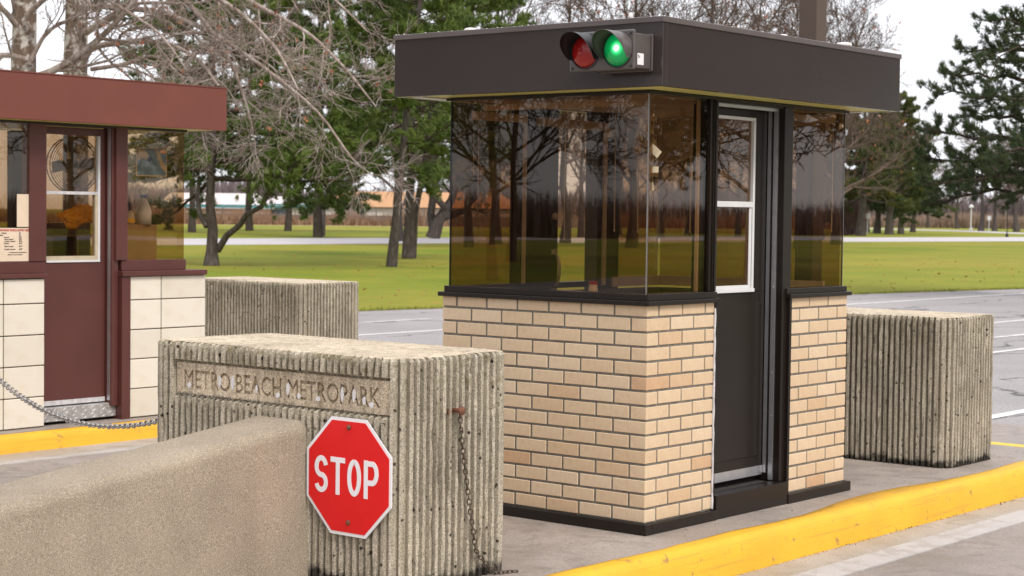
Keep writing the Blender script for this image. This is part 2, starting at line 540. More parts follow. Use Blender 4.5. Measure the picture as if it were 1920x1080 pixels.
def foliage(name, a, b, c):
    t = NT(name)
    n = t.noise(1.1, 3, .6); n2 = t.noise(9, 2, .6)
    col = t.ramp(n, [(.3, a), (.55, b), (.75, c)])
    col = t.mix(.5, col, t.ramp(n2, [(.3, .25), (.5, .5), (.7, .78)]), 'OVERLAY')
    t.col(col).rough(.7).set(Specular_IOR_Level=.25)
    return t.m
M['needle'] = foliage('pine_needles', (.062, .100, .022), (.110, .155, .032), (.165, .20, .044))
M['needle_dark'] = foliage('dark_pine_needles', (.034, .054, .022), (.056, .080, .030), (.080, .104, .038))
M['needle_mid'] = foliage('green_pine_needles', (.046, .074, .022), (.080, .112, .030), (.118, .150, .040))
M['needle_gold'] = foliage('yellowing_pine_needles', (.05, .075, .025), (.09, .11, .03), (.25, .19, .03))
M['dead_leaf'] = plain('orange_dead_leaves', (.34, .12, .05), .8, .35, 9)
M['brush'] = foliage('dry_brush', (.19, .11, .07), (.28, .175, .11), (.37, .25, .155))
M['reed'] = foliage('dry_reeds', (.24, .165, .12), (.32, .225, .165), (.40, .29, .22))
M['wood_far'] = foliage('distant_bare_wood', (.16, .12, .125), (.2, .155, .16), (.25, .2, .2))
M['shrub'] = foliage('bare_shrub_twigs', (.15, .095, .10), (.2, .13, .13), (.26, .18, .17))
M['roof_orange'] = plain('tan_shingle_roof', (.45, .25, .13), .9, .1, 3)
M['wall_white'] = plain('white_siding', (.66, .62, .58), .8, .08, 2)
M['wall_pink'] = plain('pink_siding', (.60, .36, .33), .8, .08, 2)
M['wall_grey'] = plain('grey_siding', (.42, .40, .41), .8, .08, 2)
M['teal'] = plain('teal_trim', (.07, .21, .23), .7, .08, 2)
M['roof_pale'] = plain('pale_roof', (.56, .50, .50), .8, .06, 2)
M['roof_brown'] = plain('brown_roof', (.15, .095, .075), .8, .1, 2)
M['far_glass'] = plain('far_window_glass', (.06, .09, .11), .1, .1, 2)
M['fence_wood'] = plain('weathered_fence', (.17, .13, .11), .9, .25, 1.5)

# ================================================================== SETTING
mb = MB(); S = 2500
mb.add([(-S, -S, -.165), (S, -S, -.165), (S, S, -.165), (-S, S, -.165)], [(0, 1, 2, 3)])
struct('ground', mb, M['grass'])
def sheet(name, poly, z, mat):
    return struct(name, MB().add([(x, y, z) for x, y in poly], [tuple(range(len(poly)))]), mat)
# asphalt of the plaza, its far edge as in the photograph
edge = [(-30, -78), (-19.0, -5), (-17.2, 7), (-16.1, 14.7), (-14.2, 27.8), (-13.1, 34.4), (-9, 60), (-4, 90)]
sheet('road', [(9, -78), (9, 14), (11, 40), (18, 90)] + edge[::-1], -.152, M['asphalt'])
sheet('lane_pavement', [(-16, -40), (8.2, -40), (8.2, 6.9), (-16, 6.9)], -.148, M['pave'])
struct('gutter', MB().box(.30, .60, -20, 4.6, -.16, -.1450), M['gutter'])
struct('gutter', MB().box(-5.42, -5.0, -20, 4.9, -.16, -.1450), M['gutter'])
for x, y0, y1, w, k in ((.655, -20, 5.5, .17, 'white_line'), (-5.02, -20, 5.2, .09, 'white_line')):
    struct('road_marking', MB().box(x - w / 2, x + w / 2, y0, y1, -.155, -.1425), M[k])
for x, y0, y1, w in ((-12.0, 7.2, 40, .13), (-7.5, 14, 50, .11), (-5.95, 11, 50, .11), (-4.75, 10.5, 50, .11), (-1.63, 7.0, 40, .13), (-13.9, 7.2, 14, .1)):
    sheet('road_marking', [(x - w / 2, y0), (x + w / 2, y0), (x + w / 2, y1), (x - w / 2, y1)], -.1475, M['white_line2'])
# far drives across the lawn
def strip(name, L, Rr, z, mat):
    n = len(L)
    struct(name, MB().add([(*p, z) for p in L] + [(*p, z) for p in Rr], [(i, i + 1, n + i + 1, n + i) for i in range(n - 1)]), mat)
strip('path', [(-82, -90), (-76, 40), (-75.6, 85), (-70.5, 126), (-68.6, 162), (-66, 400)], [(-66, -90), (-61, 40), (-60.4, 66), (-56.6, 105), (-54, 128), (-50, 400)], -.158, M['path'])
strip('path', [(-70, 190), (-84, 205), (-98, 224), (-112, 245), (-150, 268), (-230, 290)], [(-70, 178), (-78, 190), (-90, 204), (-104, 222), (-140, 252), (-225, 272)], -.156, M['path'])
strip('path', [(58, -90), (60, 60), (66, 160)], [(69, -90), (72, 60), (79, 160)], -.158, M['path'])

# traffic islands: concrete slab and painted kerbs
def island(x0, x1, y0, y1, zt, kr=.16):
    b = MB(); k = .05
    b.box(x0 + .16, x1 - kr, y0 + .16, y1 - .02, -.16, zt)
    struct('island', b, M['slab'])
def kerb(x_in, x_out, y0, y1, zt, seed, wob=.02, slop=None):
    """painted kerb running along y; rounded top edge, battered face"""
    rg = np.random.default_rng(seed)
    s = 1 if x_out > x_in else -1
    w = abs(x_out - x_in)
    prof = [(-.02, -.012), (-.02, .0035), (0.0, .004), (w * .42, .003), (w * .56, -.004), (w * .68, -.02), (w * .78, -.045), (w * .9, -.105), (w, -(zt + .16))]
    ys = np.arange(y0, y1 + .01, .12)
    jit = np.convolve(rg.normal(0, 1, len(ys) + 8), np.ones(5) / 5, 'same')[4:-4]
    jit2 = np.convolve(rg.normal(0, 1, len(ys) + 40), np.ones(21) / 21, 'same')[20:-20]
    v, f = [], []
    n = len(prof)
    for i, y in enumerate(ys):
        for j, (d, h) in enumerate(prof):
            dd = d
            if j < 2 and slop: dd = d - slop[1] * math.exp(-((y - slop[0]) / .62) ** 2) - abs(wob) * 2.2 * jit2[i] - wob * jit[i]
            elif j < 3: dd = d - abs(wob) * 2.2 * jit2[i] - wob * jit[i]
            elif j > 3: dd = d + .004 * jit[i]
            v.append((x_in + s * dd, y, zt + h + (.002 * jit[i] if 3 <= j < n - 1 else 0)))
    for i in range(len(ys) - 1):
        for j in range(n - 1):
            q = (i * n + j, (i + 1) * n + j, (i + 1) * n + j + 1, i * n + j + 1)
            f.append(q[::-1] if s > 0 else q)
    f.append(tuple(range(n))); f.append(tuple((len(ys) - 1) * n + j for j in range(n)))
    o = struct('kerb', MB().add(v, f), M['yellow'], smooth=True)
    return o
island(-1.66, .36, -9, 4.42, .018, .08)
kerb(.268, .378, -9, 4.4, .018, 3, .02, (1.8, .11))
kerb(-1.52, -1.66, -9, 4.4, .018, 4)
island(-7.2, -5.36, -8, 4.9, -.03)
kerb(-5.46, -5.365, -8, 4.85, -.03, 5, .012)
struct('kerb', MB().box(-1.5, .21, 4.33, 4.44, -.16, .0215), M['yellow_line'], bevel=.01)
for dx, sl in ((0, None),):                                    # expansion joints in the lane slab
    for y in (5.6,):
        struct('road_joint', MB().box(.72, 8, y, y + .012, -.1475, -.1435), M['floor'])

# ================================================================== CONCRETE BLOCKS
def fluted_block(x0, x1, y0, y1, zb, zt, seed, panel=None):
    """cast block with fluted sides and rounded corners; returns body and top mesh builders"""
    rg = np.random.default_rng(seed)
    r = .075; pitch = .0368; dep = .024
    per = []                                                    # (x, y, nx, ny, s, corner)
    def line(ax, ay, bx, by, nx, ny):
        L = math.hypot(bx - ax, by - ay)
        k = max(1, round(L / pitch))
        for i in range(k):
            for tt, o in ((.0, -.25), (.09, 1), (.50, 1), (.60, -.25), (.80, -.55)):
                u = (i + tt) / k
                per.append((ax + (bx - ax) * u, ay + (by - ay) * u, nx, ny, o, 0))
    def arc(cx, cy_, a0):
        for i in range(4):
            for tt, o in ((.0, .2), (.15, 1), (.62, 1), (.78, .25)):
                a = a0 + (i + tt) / 4 * math.pi / 2
                per.append((cx + r * math.cos(a), cy_ + r * math.sin(a), math.cos(a), math.sin(a), o if i != 1 else max(o, .75), 1))
    line(x0 + r, y0, x1 - r, y0, 0, -1); arc(x1 - r, y0 + r, -math.pi / 2)
    line(x1, y0 + r, x1, y1 - r, 1, 0); arc(x1 - r, y1 - r, 0)
    line(x1 - r, y1, x0 + r, y1, 0, 1); arc(x0 + r, y1 - r, math.pi / 2)
    line(x0, y1 - r, x0, y0 + r, -1, 0); arc(x0 + r, y0 + r, math.pi)
    P = np.array(per)
    zs = list(np.linspace(zb, zt - .012, 19))
    if panel:
        zs = [z for z in zs if not (panel[2] - .03 < z < panel[3] + .03)] + [panel[2] - .012, panel[2], panel[3], panel[3] + .012]
        zs.sort()
    zs.append(zt)
    n = len(P); V = []
    for li, z in enumerate(zs):
        off = P[:, 4] * dep + rg.normal(0, .0013, n) * (P[:, 4] > .3)
        chip = (rg.random(n) < .012) & (P[:, 4] > .3)
        off = np.where(chip, off - .008, off)
        if panel:
            inside = (P[:, 3] < -.9) & (P[:, 0] > panel[0]) & (P[:, 0] < panel[1]) & (z >= panel[2] - 1e-6) & (z <= panel[3] + 1e-6)
            off = np.where(inside, -.012, off)
        if li == len(zs) - 1: off = off * .8 - .004
        zz = z + (rg.normal(0, .0012, n) if li == len(zs) - 1 else 0)
        V.append(np.stack([P[:, 0] + P[:, 2] * off, P[:, 1] + P[:, 3] * off, np.full(n, z) + (zz - z)], 1))
    F = []
    for i in range(len(zs) - 1):
        for k in range(n):
            l = (k + 1) % n
            F.append((i * n + k, i * n + l, (i + 1) * n + l, (i + 1) * n + k))
    body = MB().add(np.concatenate(V), F)
    top = MB()
    ring = V[-1].copy()
    c = ring.mean(0)
    inner = c + (ring - c) * np.array([.985, .965, 1])
    inner[:, 2] = zt + .002
    c[2] = zt + .006
    top.add(np.concatenate([ring, inner, [c]]), [(k, (k + 1) % n, n + (k + 1) % n, n + k) for k in range(n)] + [(n + k, n + (k + 1) % n, 2 * n) for k in range(n)])
    return body, top

BX0, BX1, BY0, BY1 = -1.40, .035, -1.70, -1.055
PANEL = (-1.262, -.002, .700, .838)
blk = thing('concrete_block', (-.68, -1.38, .018), 'fluted concrete block with engraved METRO BEACH METROPARK panel, in front of brick booth', 'concrete block', 'fluted concrete blocks on the islands')
b_, t_ = fluted_block(BX0, BX1, BY0, BY1, .0, .922, 1, PANEL)
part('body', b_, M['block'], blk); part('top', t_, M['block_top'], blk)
# engraved panel (cut with the lettering, then joined back as plain mesh)
def engraved_panel():
    yf = BY0 - .004
    pb = MB().box(PANEL[0] + .004, PANEL[1] - .004, yf, yf + .024, PANEL[2] + .003, PANEL[3] - .003)
    o = link('sign_panel', mesh_from('sign_panel', pb, M['panel']))
    cut = text_mb('METRO BEACH METROPARK', .1085, lambda u, v, d: (u, yf - .004 + d, v), .018, 1.0, bold=.0013)
    V = np.concatenate(cut.v)
    w0, w1 = V[:, 0].min(), V[:, 0].max()
    V[:, 0] = -1.212 + (V[:, 0] - w0) * (1.153 / (w1 - w0))
    h0, h1 = V[:, 2].min(), V[:, 2].max()
    V[:, 2] = .727 + (V[:, 2] - h0) * (.080 / (h1 - h0))
    cut.v = [V]
    co = link('cutter', mesh_from('cutter', cut, None))
    bmc = bmesh.new(); bmc.from_mesh(co.data); bmesh.ops.remove_doubles(bmc, verts=bmc.verts, dist=1e-5)
    bmesh.ops.recalc_face_normals(bmc, faces=bmc.faces); bmc.to_mesh(co.data); bmc.free()
    md = o.modifiers.new('cut', 'BOOLEAN'); md.operation = 'DIFFERENCE'; md.object = co; md.solver = 'EXACT'; md.use_self = True
    bpy.context.view_layer.update()
    me = bpy.data.meshes.new_from_object(o.evaluated_get(bpy.context.evaluated_depsgraph_get()))
    o.modifiers.clear()
    ok = len(me.polygons) > 40
    if ok: o.data = me
    bpy.data.objects.remove(co)
    o.parent = blk; o.location = -WL[blk.name]
    return ok
ENGRAVED = engraved_panel()
# white residue left in some letters, debris on the ledge under the panel
rg = np.random.default_rng(5)
def blob2d(cx, cz, rx, rz, y, n=9):
    res = MB()
    pts = [(cx + rx * math.cos(2 * math.pi * k / n) * rg.uniform(.7, 1.1), cz + rz * math.sin(2 * math.pi * k / n) * rg.uniform(.7, 1.1)) for k in range(n)]
    res.add([(a, y, c) for a, c in pts] + [(a, y + .004, c) for a, c in pts], [tuple(range(n))] + [(k, n + k, n + (k + 1) % n, (k + 1) % n) for k in range(n)])
    part('letter_residue', res, M['residue'], blk)
M['residue'] = plain('white_residue', (.66, .64, .64), .9, .1, 60, .5, 200)
for cx, cz, rx, rz in ((-1.178, .742, .018, .014), (-.985, .768, .012, .030), (-.905, .768, .016, .030), (-.76, .75, .01, .02), (-.632, .735, .018, .012), (-.573, .768, .014, .03), (-.51, .742, .012, .014), (-.40, .74, .02, .012), (-.265, .765, .014, .03), (-.2, .768, .014, .03), (-.145, .75, .012, .02), (-.105, .738, .02, .014)):
    blob2d(cx, cz, rx * .72, rz, BY0 - .0056)
deb = []
N = 900
px = rg.uniform(PANEL[0] + .01, PANEL[1] - .05, N); sz = rg.uniform(.004, .015, N) * np.interp(px, [-1.26, -.9, -.5, 0], [1.1, 1.0, .75, .5])
base = np.stack([px, BY0 - .012 + rg.uniform(-.006, .012, N), np.full(N, PANEL[2] - .004) + rg.uniform(0, .01, N)], 1)
d1 = rg.normal(0, 1, (N, 3)); d1 /= np.linalg.norm(d1, axis=1)[:, None]; d2 = rg.normal(0, 1, (N, 3)); d2 /= np.linalg.norm(d2, axis=1)[:, None]
V = np.stack([base, base + d1 * sz[:, None], base + d2 * sz[:, None] * .7], 1).reshape(-1, 3)
o = link('ledge_debris', fast_mesh('ledge_debris', V, np.arange(3 * N).reshape(-1, 3), plain('dry_debris', (.22, .19, .15), .9, .5, 90), WL[blk.name]), blk); o['kind'] = 'stuff'

blk2 = thing('concrete_block', (-.68, 3.36, .018), 'fluted concrete block with black stained foot, behind brick booth beside the yellow kerb', 'concrete block', 'fluted concrete blocks on the islands')
b_, t_ = fluted_block(-1.40, .02, 3.04, 3.665, .0, .905, 2)
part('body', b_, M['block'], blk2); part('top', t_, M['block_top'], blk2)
blk3 = thing('concrete_block', (-6.7, 3.95, -.03), 'fluted concrete block at the right end of the maroon booth, before the lawn', 'concrete block', 'fluted concrete blocks on the islands')
b_, t_ = fluted_block(-7.42, -5.97, 3.60, 4.26, -.05, .893, 3)
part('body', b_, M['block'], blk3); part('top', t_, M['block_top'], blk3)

# sloped concrete nose running down from the lettered block
def wedge():
    xs0, xs1 = -.79, -.447
    y0, y1 = -8.6, BY0 - .012
    ys = np.concatenate([np.linspace(y1, y0, 26)])
    v, f = [], []
    for y in ys:
        u = (y1 - y)
        zt = max(.648 - .122 * u, .02)
        rr = .055
        sec = [(xs0 - .02, -.02), (xs0 + .002, max(zt - .05, .0)), (xs0 + .03, zt - .008), (xs0 + .06, zt)]
        for k in range(8):
            a = math.pi / 2 * k / 7
            sec.append((xs1 - .058 + .058 * math.sin(a), zt - .05 + .05 * math.cos(a)))
        sec.append((xs1 + .02, -.02))
        for (x, z) in sec: v.append((x, y, z))
    n = 13
    for i in range(len(ys) - 1):
        for k in range(n - 1):
            f.append((i * n + k, i * n + k + 1, (i + 1) * n + k + 1, (i + 1) * n + k))
    f.append(tuple(range(n))); f.append(tuple((len(ys) - 1) * n + k for k in range(n - 1, -1, -1)))
    o = solo('concrete_barrier', MB().add(v, f), M['wedge'], 'long sloping concrete nose barrier running up to the lettered concrete block', 'concrete barrier', smooth=True)
    o.data.polygons.foreach_set('use_smooth', [True] * len(o.data.polygons))
wedge()

# ------------------------------------------------------------------ STOP sign
SC = (-.197, BY0 - .034, .449)
stop = thing('stop_sign', SC, 'red octagonal STOP sign bolted to the lettered concrete block', 'stop sign')
def octo(rad): return [(SC[0] + rad * math.cos(math.pi / 8 + k * math.pi / 4) / math.cos(math.pi / 8), SC[2] + rad * math.sin(math.pi / 8 + k * math.pi / 4) / math.cos(math.pi / 8)) for k in range(8)]
part('border', MB().prism(octo(.2315), SC[1] - .0015, SC[1] + .0025, 1), M['white_sign'], stop)
part('face', MB().prism(octo(.2185), SC[1] - .0030, SC[1] - .0012, 1), M['red_sign'], stop)
def sp_place(u, v, d): return (SC[0] + u, SC[1] - .0030 - d, SC[2] + v)
def arcp(cx, cz, rx, rz, a0, a1, n=12): return [(cx + rx * math.cos(R(a)), cz + rz * math.sin(R(a))) for a in np.linspace(a0, a1, n)]
H, Wd = .0750, .0208
letters = {
 'S': [arcp(-.148, H - .0495, .0265, .037, 15, 180, 11) + arcp(-.148, H - .0495, .0265, .030, 200, 250, 4) + arcp(-.148, -.034, .0265, .030, 70, 20, 4) + arcp(-.148, -.034, .0265, .030, 0, -165, 11)],
 'T': [[(-.096, H - .0125), (-.0165, H - .0125)], [(-.0563, H - .02), (-.0563, -H)]],
 'O': [arcp(.0335, 0, .0268, H - .0125, 90, 450, 33)],
 'P': [[(.0965, -H), (.0965, H)], [(.098, H - .012), (.130, H - .012)] + arcp(.130, .0265, .0240, .038, 80, -80, 10) + [(.130, -.0115), (.098, -.0115)]],
}
for ch, paths in letters.items():
    lb = MB()
    for q, pth in enumerate(paths): lb.stroke(pth, Wd, sp_place, .0010 + .0002 * q)
    part('letter', lb, M['white_sign'], stop)
for z in (.196, -.178):
    bl = MB().lathe([(.0105, 0), (.0105, -.004), (.006, -.008), (.0, -.009)], (SC[0] + .004, SC[1] - .003, SC[2] + z), 10, 'y')
    part('bolt', bl, M['rust'], stop)

# ------------------------------------------------------------------ chains
def chain_link_mesh(L, W, r, mat):
    pts = [((L - W) / 2 * s + W / 2 * math.cos(a), W / 2 * math.sin(a), 0) for s, a in [(1, a) for a in np.linspace(-math.pi / 2, math.pi / 2, 5)] + [(-1, a) for a in np.linspace(math.pi / 2, 3 * math.pi / 2, 5)]]
    return mesh_from('link', MB().tube(pts, r, 5, closed=True), mat, smooth=True)
def chain(root, curve, L, W, r, mat):
    me = chain_link_mesh(L, W, r, mat)
    curve = np.asarray(curve, float)
    seg = np.linalg.norm(np.diff(curve, axis=0), axis=1); s = np.concatenate([[0], np.cumsum(seg)])
    step = L - 2.2 * r
    n = int(s[-1] / step)
    for i in range(n):
        a = [np.interp(i * step, s, curve[:, k]) for k in range(3)]; b = [np.interp((i + 1) * step, s, curve[:, k]) for k in range(3)]
        d = Vector(b) - Vector(a)
        o = inst('chain_link', me, root, (np.array(a) + np.array(b)) / 2)
        q = d.to_track_quat('X', 'Z')
        o.rotation_mode = 'QUATERNION'
        from mathutils import Quaternion
        o.rotation_quaternion = q @ Quaternion((1, 0, 0), (R(90) if i % 2 else 0) + R(45) + random.uniform(-.25, .25))
hook = (.074, -1.396, .706)
ch1 = thing('hanging_chain', hook, 'rusty thin chain hanging from a bolt on the lettered block side', 'chain')
zz = np.linspace(0, 1, 20)
chain(ch1, [(.082, -1.396 + .012 * math.sin(t_ * 3) + .13 * t_ ** 1.5 + (.10 * max(0, t_ - .85) / .15), .700 - .675 * t_) for t_ in zz] + [(.095, -1.12, .024), (.11, -1.08, .024), (.13, -1.06, .024)], .0275, .0150, .0029, plain('dull_chain_steel', (.10, .075, .055), .45, .5, 80, metal=.4))
part('eye_bolt', MB().cyl((.03, -1.396, .706), (.096, -1.396, .706), .009, 8).lathe([(.0, -.004), (.018, -.002), (.018, .006), (.008, .01), (0, .011)], (.09, -1.396, .706), 10, 'x'), M['rust'], ch1)
part('washer', MB().cyl((.05, -1.425, .703), (.058, -1.425, .703), .014, 8), M['rust'], ch1)
A_, B_ = np.array([-1.415, -1.30, .655]), np.array([-5.60, .03, .74])
ch2 = thing('barrier_chain', A_, 'galvanised chain slung across the lane between lettered block and maroon booth', 'chain')
tt = np.linspace(0, 1, 60)
chain(ch2, A_ + (B_ - A_) * tt[:, None] - np.array([0, 0, 1]) * (4 * .37 * tt * (1 - tt))[:, None], .046, .027, .0048, M['chain'])

# ================================================================== BRICK BOOTH
W_, Lb = 1.251, 1.860
booth = thing('toll_booth', (-.625, .93, .018), 'buff brick toll booth with tinted corner glass and dark bronze flat roof', 'toll booth')
ZB, P_ = .0741, .0678
core = MB()
core.box(-W_ + .006, -.0045, .0045, .10, .03, 1.075)
core.box(-.10, -.0046, .1001, .553, .03, 1.075)
core.box(-.10, -.0045, 1.278, 1.852, .03, 1.075)
core.box(-W_ + .0061, -W_ + .1, .1001, 1.852, .03, 1.075)
core.box(-W_ + .1001, -.1001, 1.76, 1.8521, .03, 1.075)
part('wall', core, M['mortar'], booth)
bm_cache = {}
def brick(x0, x1, y0, y1, z0, z1):
    key = (round(x1 - x0, 3), round(y1 - y0, 3), round(z1 - z0, 3))
    if key not in bm_cache:
        a, b, c = [k / 2 for k in key]
        bm_cache[key] = mesh_from('brick', MB().bbox(-a, a, -b, b, -c, c, .0022), M['brick'])
    j = [random.uniform(-.0009, .0009) for _ in range(3)]
    o = inst('brick', bm_cache[key], booth, ((x0 + x1) / 2 + j[0], (y0 + y1) / 2 + j[1], (z0 + z1) / 2 + j[2] * .7))
    o.rotation_euler = (random.uniform(-.003, .003), random.uniform(-.004, .004), random.uniform(-.003, .003))
bl, jt, dp = .194, .0108, .062
for c in range(15):
    z0 = ZB + c * P_; z1 = z0 + P_ - .0108
    A = (14 - c) % 2 == 0                                       # top course: stretcher on the south face at the corner
    fx = bl if A else bl / 2 + .001
    fyy = bl / 2 + .001 if A else bl
    z1 = min(z1, 1.074)
    brick(-(fx - jt), 0, 0, fyy - jt, z0, z1)
    x = -fx
    while x > -W_ + .02:
        xe = max(x - bl, -W_ - jt)
        if W_ + xe < .04: xe = -W_ - jt
        brick(xe + jt, x, 0, dp, z0, z1); x = xe
    y = fyy
    while y < .545:
        ye = min(y + bl, .557 + jt)
        brick(-dp, 0, y, ye - jt, z0, z1); y = ye
    cuts = [1.274, 1.274 + bl, 1.274 + 2 * bl, 1.869] if A else [1.274, 1.274 + bl / 2, 1.274 + bl * 1.5, 1.274 + bl * 2.5, 1.869]
    for y0, y1 in zip(cuts, cuts[1:]): brick(-dp, 0, y0, y1 - jt, z0, z1)
# metal base trim, jamb covers, sills
g0 = .019
trim = MB()
trim.box(-W_ - .03, .024, -.024, .03, g0, ZB - .006)
part('base_trim', trim, M['bronze'], booth, bevel=.003)
part('base_trim', MB().box(-.03, .024, .0301, .574, g0, ZB - .006), M['bronze'], booth, bevel=.003)
part('base_trim', MB().box(-.12, .024, 1.245, 1.895, g0, ZB - .006), M['bronze'], booth, bevel=.003)
part('jamb_cover', MB().box(-.11, .004, .5605, .575, ZB - .005, 1.073), M['bronze'], booth)
part('jamb_cover', MB().box(-.125, .006, 1.252, 1.2725, ZB - .005, 1.0735), M['bronze'], booth)
ck_ = MB()
pts = [(.0045, .5565 + .0015 * math.sin(i * 1.7), ZB + .97 * i / 24) for i in range(25)]
ck_.tube(pts, [.0058 + .0012 * math.sin(i * 2.3) for i in range(25)], 5)
part('caulk_bead', ck_, M['caulk'], booth)
sl = [(-W_ - .019, -.019), (.019, -.019), (.019, .582), (-.12, .582), (-.12, .1), (-W_ - .019, .1)]
part('sill', MB().prism(sl, 1.0715, 1.0935, 2), M['bronze'], booth, bevel=.003)
part('sill', MB().box(-.13, .019, 1.238, 1.878, 1.0715, 1.0935), M['bronze'], booth, bevel=.003)
tr = [(-W_ + .004, .004), (-.002, .004), (-.002, .583), (-.085, .583), (-.085, .085), (-W_ + .004, .085)]
part('window_track', MB().prism(tr, 1.0938, 1.1235, 2), M['bronze'], booth, bevel=.002)
part('window_track', MB().box(-.085, -.002, 1.236, 1.858, 1.0938, 1.1215), M['bronze'], booth, bevel=.002)
part('window_track', MB().box(-W_ + .004, -W_ + .085, .0851, 1.76, 1.0938, 1.1235), M['bronze'], booth)
part('window_track', MB().box(-W_ + .0851, -.0851, 1.775, 1.856, 1.0938, 1.1225), M['bronze'], booth)
part('inside_trim', MB().box(-W_ + .09, -.09, 1.752, 1.772, 1.09, 1.145), M['tan_trim'], booth)
part('inside_trim', MB().box(-W_ + .0855, -W_ + .105, 1.30, 1.75, 1.09, 1.145), M['tan_trim'], booth)
# glass panes
def pane(x0, x1, y0, y1, z0, z1, par, mat='glass'): return part('pane', MB().box(x0, x1, y0, y1, z0, z1), M[mat], par)
ZG0, ZG1 = 1.122, 2.043
pane(-1.229, -.0255, .027, .033, ZG0, ZG1, booth)
pane(-.033, -.027, .0345, .521, ZG0, ZG1, booth)
pane(-.033, -.027, 1.287, 1.846, ZG0, ZG1, booth)
pane(-1.2, -.036, 1.826, 1.832, ZG0, ZG1, booth)
pane(-1.231, -1.225, .036, .515, ZG0, ZG1, booth)
pane(-1.231, -1.225, 1.37, 1.84, ZG0, ZG1, booth)
part('corner_seal', MB().box(-.0325, -.0262, .0262, .0332, ZG0, ZG1), M['seal'], booth)
part('edge_seal', MB().box(-1.234, -1.2295, .0262, .036, ZG0, ZG1), M['black'], booth)
part('edge_seal', MB().box(-.0345, -.0262, 1.8465, 1.8495, ZG0, ZG1), M['seal'], booth)
# posts beside the door
part('post', MB().box(-.085, -.012, .5215, .588, 1.1238, 2.045), M['bronze'], booth, bevel=.003)
part('post', MB().box(-.083, -.006, .540, .5415, 1.124, 2.044).box(-.083, -.0065, .560, .5615, 1.124, 2.044), M['bronze'], booth)
part('post', MB().box(-.13, -.012, 1.2055, 1.286, .135, 2.045), M['bronze'], booth, bevel=.003)
part('post_lining', MB().box(-.087, -.072, .506, .5205, 1.124, 2.04), M['tan_trim'], booth)
part('post', MB().box(-W_ + .006, -W_ + .075, .515, .592, 1.1238, 2.045), M['dark'], booth)
part('post_lining', MB().box(-W_ + .0755, -W_ + .084, .528, .553, 1.10, 1.99), M['tan_trim'], booth)
part('post', MB().box(-W_ + .006, -W_ + .09, 1.165, 1.366, .135, 2.045), M['dark'], booth)
part('post_lining', MB().box(-W_ + .0905, -W_ + .1, 1.205, 1.238, 1.10, 1.99), M['tan_trim'], booth)
part('post', MB().box(-.50, -.33, 1.79, 1.824, 1.12, 2.045), M['dark'], booth)
# header round the top of the glass
hd = MB()
hd.box(-1.246, -.006, .006, .08, 2.0435, 2.0575)
hd.box(-.08, -.006, .0801, 1.855, 2.0436, 2.0575)
hd.box(-1.246, -1.17, .0801, 1.855, 2.0436, 2.0575)
hd.box(-1.17, -.08, 1.78, 1.855, 2.0437, 2.0575)
part('header', hd, M['bronze'], booth)
# door, set back in its opening
door = part('door', MB().box(-.150, -.112, .575, 1.198, .20, 1.106).box(-.150, -.112, .575, .662, 1.1061, 2.03).box(-.150, -.112, 1.078, 1.198, 1.1061, 2.03).box(-.150, -.112, .6621, 1.0779, 1.985, 2.03), M['bronze'], booth, bevel=.003)
part('raised_panel', MB().bbox(-.1125, -.108, .60, 1.165, .265, 1.045, .002), M['bronze'], door)
wf = MB()
wf.box(-.140, -.104, .664, .690, 1.125, 1.968).box(-.140, -.104, 1.058, 1.0765, 1.125, 1.968).box(-.140, -.1045, .664, 1.0765, 1.968, 1.984).box(-.142, -.098, .662, 1.078, 1.1065, 1.1248)
part('window_frame', wf, M['white_pvc'], door, bevel=.002)
part('sash_rail', MB().box(-.132, -.100, .6905, 1.0515, 1.533, 1.561), M['white_pvc'], door, bevel=.002)
part('lower_sash', MB().box(-.130, -.107, .6905, .706, 1.125, 1.5325).box(-.130, -.107, 1.03, 1.0515, 1.125, 1.5325).box(-.130, -.107, .7061, 1.0299, 1.125, 1.142), M['white_pvc'], door, bevel=.0015)
part('pane', MB().box(-.121, -.117, .6905, 1.0515, 1.5615, 1.968), M['glass'], door)
part('pane', MB().box(-.114, -.110, .7065, 1.0295, 1.1425, 1.5325), M['glass'], door)
part('door_sweep', MB().box(-.128, -.108, .58, 1.196, .165, .212), M['alu'], door)
part('door_track', MB().box(-.108, -.090, 1.1985, 1.2052, .175, 2.04), M['alu'], booth)
part('door_track', MB().box(-.074, -.050, 1.1975, 1.2051, .14, 2.04), M['alu'], booth)
part('door_track', MB().box(-.075, -.045, .6, 1.195, 2.020, 2.034), M['alu'], booth)
part('door_head', MB().box(-.15, -.02, .59, 1.204, 2.0345, 2.0435), M['bronze'], booth)
scr = MB()
for z in np.arange(.25, 2.0, .22): scr.lathe([(.0035, 0), (.0035, -.002), (.001, -.003)], (-.062, 1.1975, z), 6, 'y')
part('track_screws', scr, M['alu'], booth)
part('step', MB().box(-.07, .018, .577, 1.244, .02, .1345), M['bronze'], booth, bevel=.003)
part('step', MB().box(-.2, -.0702, .577, 1.244, .02, .130), M['floor'], booth)
part('floor', MB().box(-W_ + .1, -.2002, .1, 1.75, .02, .125), M['floor'], booth)
part('counter', MB().box(-W_ + .11, -.11, .11, .40, 1.02, 1.055), M['dark'], booth)
part('counter', MB().box(-W_ + .2, -.11, 1.50, 1.75, 1.02, 1.055), M['dark'], booth)
